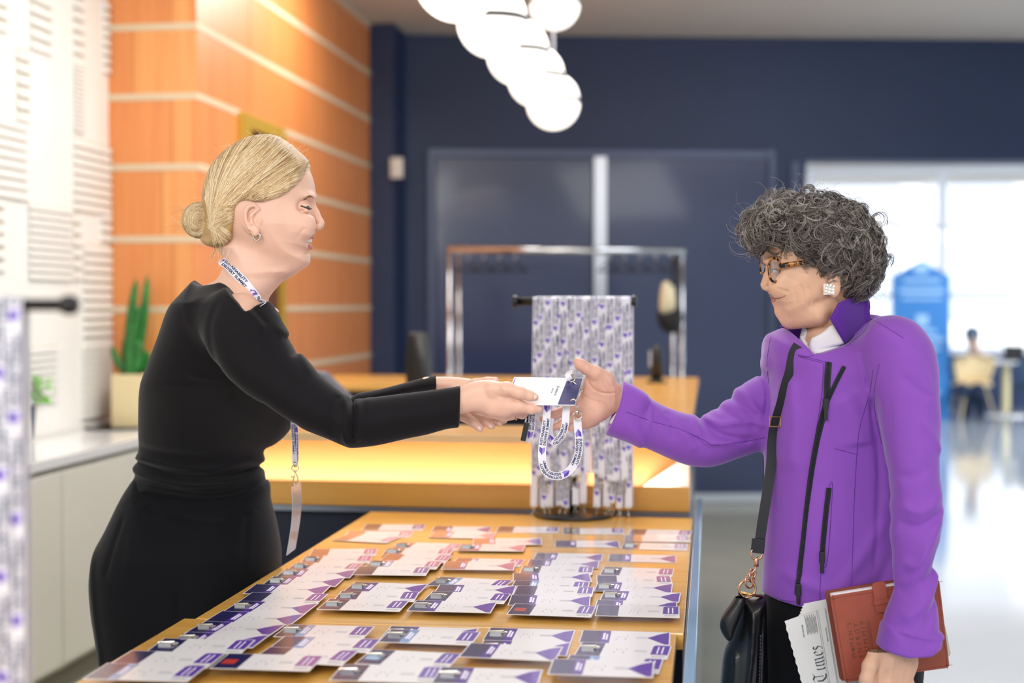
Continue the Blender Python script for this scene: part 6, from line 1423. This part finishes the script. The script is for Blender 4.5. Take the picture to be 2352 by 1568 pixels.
wire([(1738, 1280, 2.566), (1736, 1296, 2.566), (1734, 1308, 2.565), (1727, 1316, 2.565), (1730, 1326, 2.565), (1736, 1318, 2.565), (1735, 1308, 2.565)], .0018, M_rose, 'snap_hook', bag)
MB().lathe(c2w(cc(1737, 1290, 2.566)), [(.001, -.009), (.0045, -.008), (.004, .006), (.001, .009)], 12).build('swivel', M_rose, bag, smooth=True)
F = Field(cc(1630, 1800, 2.46), cc(1790, 1335, 2.72), .003)
F.sil([(1697, 1362), (1715, 1366), (1745, 1366), (1758, 1372), (1760, 1450), (1762, 1600), (1750, 1760), (1660, 1760), (1650, 1650), (1656, 1560), (1664, 1500), (1676, 1470), (1690, 1420)], 2.585, .05, .03, k=.003, n=3)
F.sil([(1696, 1362), (1712, 1372), (1706, 1400), (1690, 1440), (1677, 1472), (1662, 1460), (1653, 1437), (1660, 1412), (1678, 1386)], 2.545, .018, .016, k=.003, n=3)
F.ridges(2.585, [([(1720, 1390), (1716, 1480), (1706, 1570)], 5, .004), ([(1744, 1390), (1738, 1480), (1730, 1570)], 4, -.003), ([(1680, 1480), (1676, 1560), (1668, 1640)], 5, .003)], 2.6)
obj_from('body', [F.surf(2)], M_ltr, bag)
MB().tube(lw([cc(1697, 1361, 2.56), cc(1718, 1364, 2.555), cc(1752, 1370, 2.57)]), .0025, 8).build('gold_trim', M_gold, bag, smooth=True)
ch_ = MB()
for k in range(14): c = cc(1747-.2*k, 1462+k*8, 2.535); ch_.sphere(c2w(c), .0026, 8, sc=(1, 1, 1.5))
ch_.build('side_zip_chain', M_black, bag, smooth=True)
# seated person in the lobby, seen from behind
g = Z(2238, 962, 0); dS = (g-CAM) @ (c2w(cc(CX, CY, 1))-CAM)-.25
rS = empty('person', (g[0], g[1]-.1, 0)); BASE[rS.name] = np.array(rS.location); tag(rS, 'seated person in dark navy bent over a lobby cafe table, seen blurred', 'person')
F = Field(cc(2160, 1000, dS-.5)*[1, 1, 1], cc(2330, 740, dS+.5), .02)
F.ell(cc(2233, 772, dS), (.09, .11, .1), .02); F.cone(cc(2236, 790, dS), cc(2238, 805, dS), .06, .08, .05)
hS = F.surf(1)
F = Field(cc(2150, 1010, dS-.5), cc(2340, 740, dS+.9), .02)
F.sil([(2196, 790), (2215, 779), (2250, 776), (2270, 790), (2284, 812), (2292, 828), (2276, 830), (2262, 815), (2265, 860), (2262, 900), (2200, 900), (2196, 850), (2186, 824)], dS, .17, .12, k=.02)
F.chain([cc(2210, 895, dS), cc(2225, 900, dS+.35), cc(2222, 958, dS+.4)], [.09, .08, .05], .03); F.chain([cc(2245, 895, dS), cc(2255, 900, dS+.35), cc(2252, 958, dS+.4)], [.09, .08, .05], .03)
obj_from('body', [hS], mat('far_skin', '#b99787', .6), rS); obj_from('clothing', [F.surf(1)], mat('navy_cloth', '#1d2f4a', .8), rS)
F = Field(cc(2200, 800, dS-.3), cc(2270, 740, dS+.3), .012); F.ell(cc(2233, 767, dS-.01), (.1, .105, .11), .02); F.cut([(2200, 740), (2265, 740), (2262, 772), (2205, 776)], dS, .01, 'i', 2)
obj_from('hair', [F.surf(1)], mat('grey_far_hair', '#55677c', .8), rS)
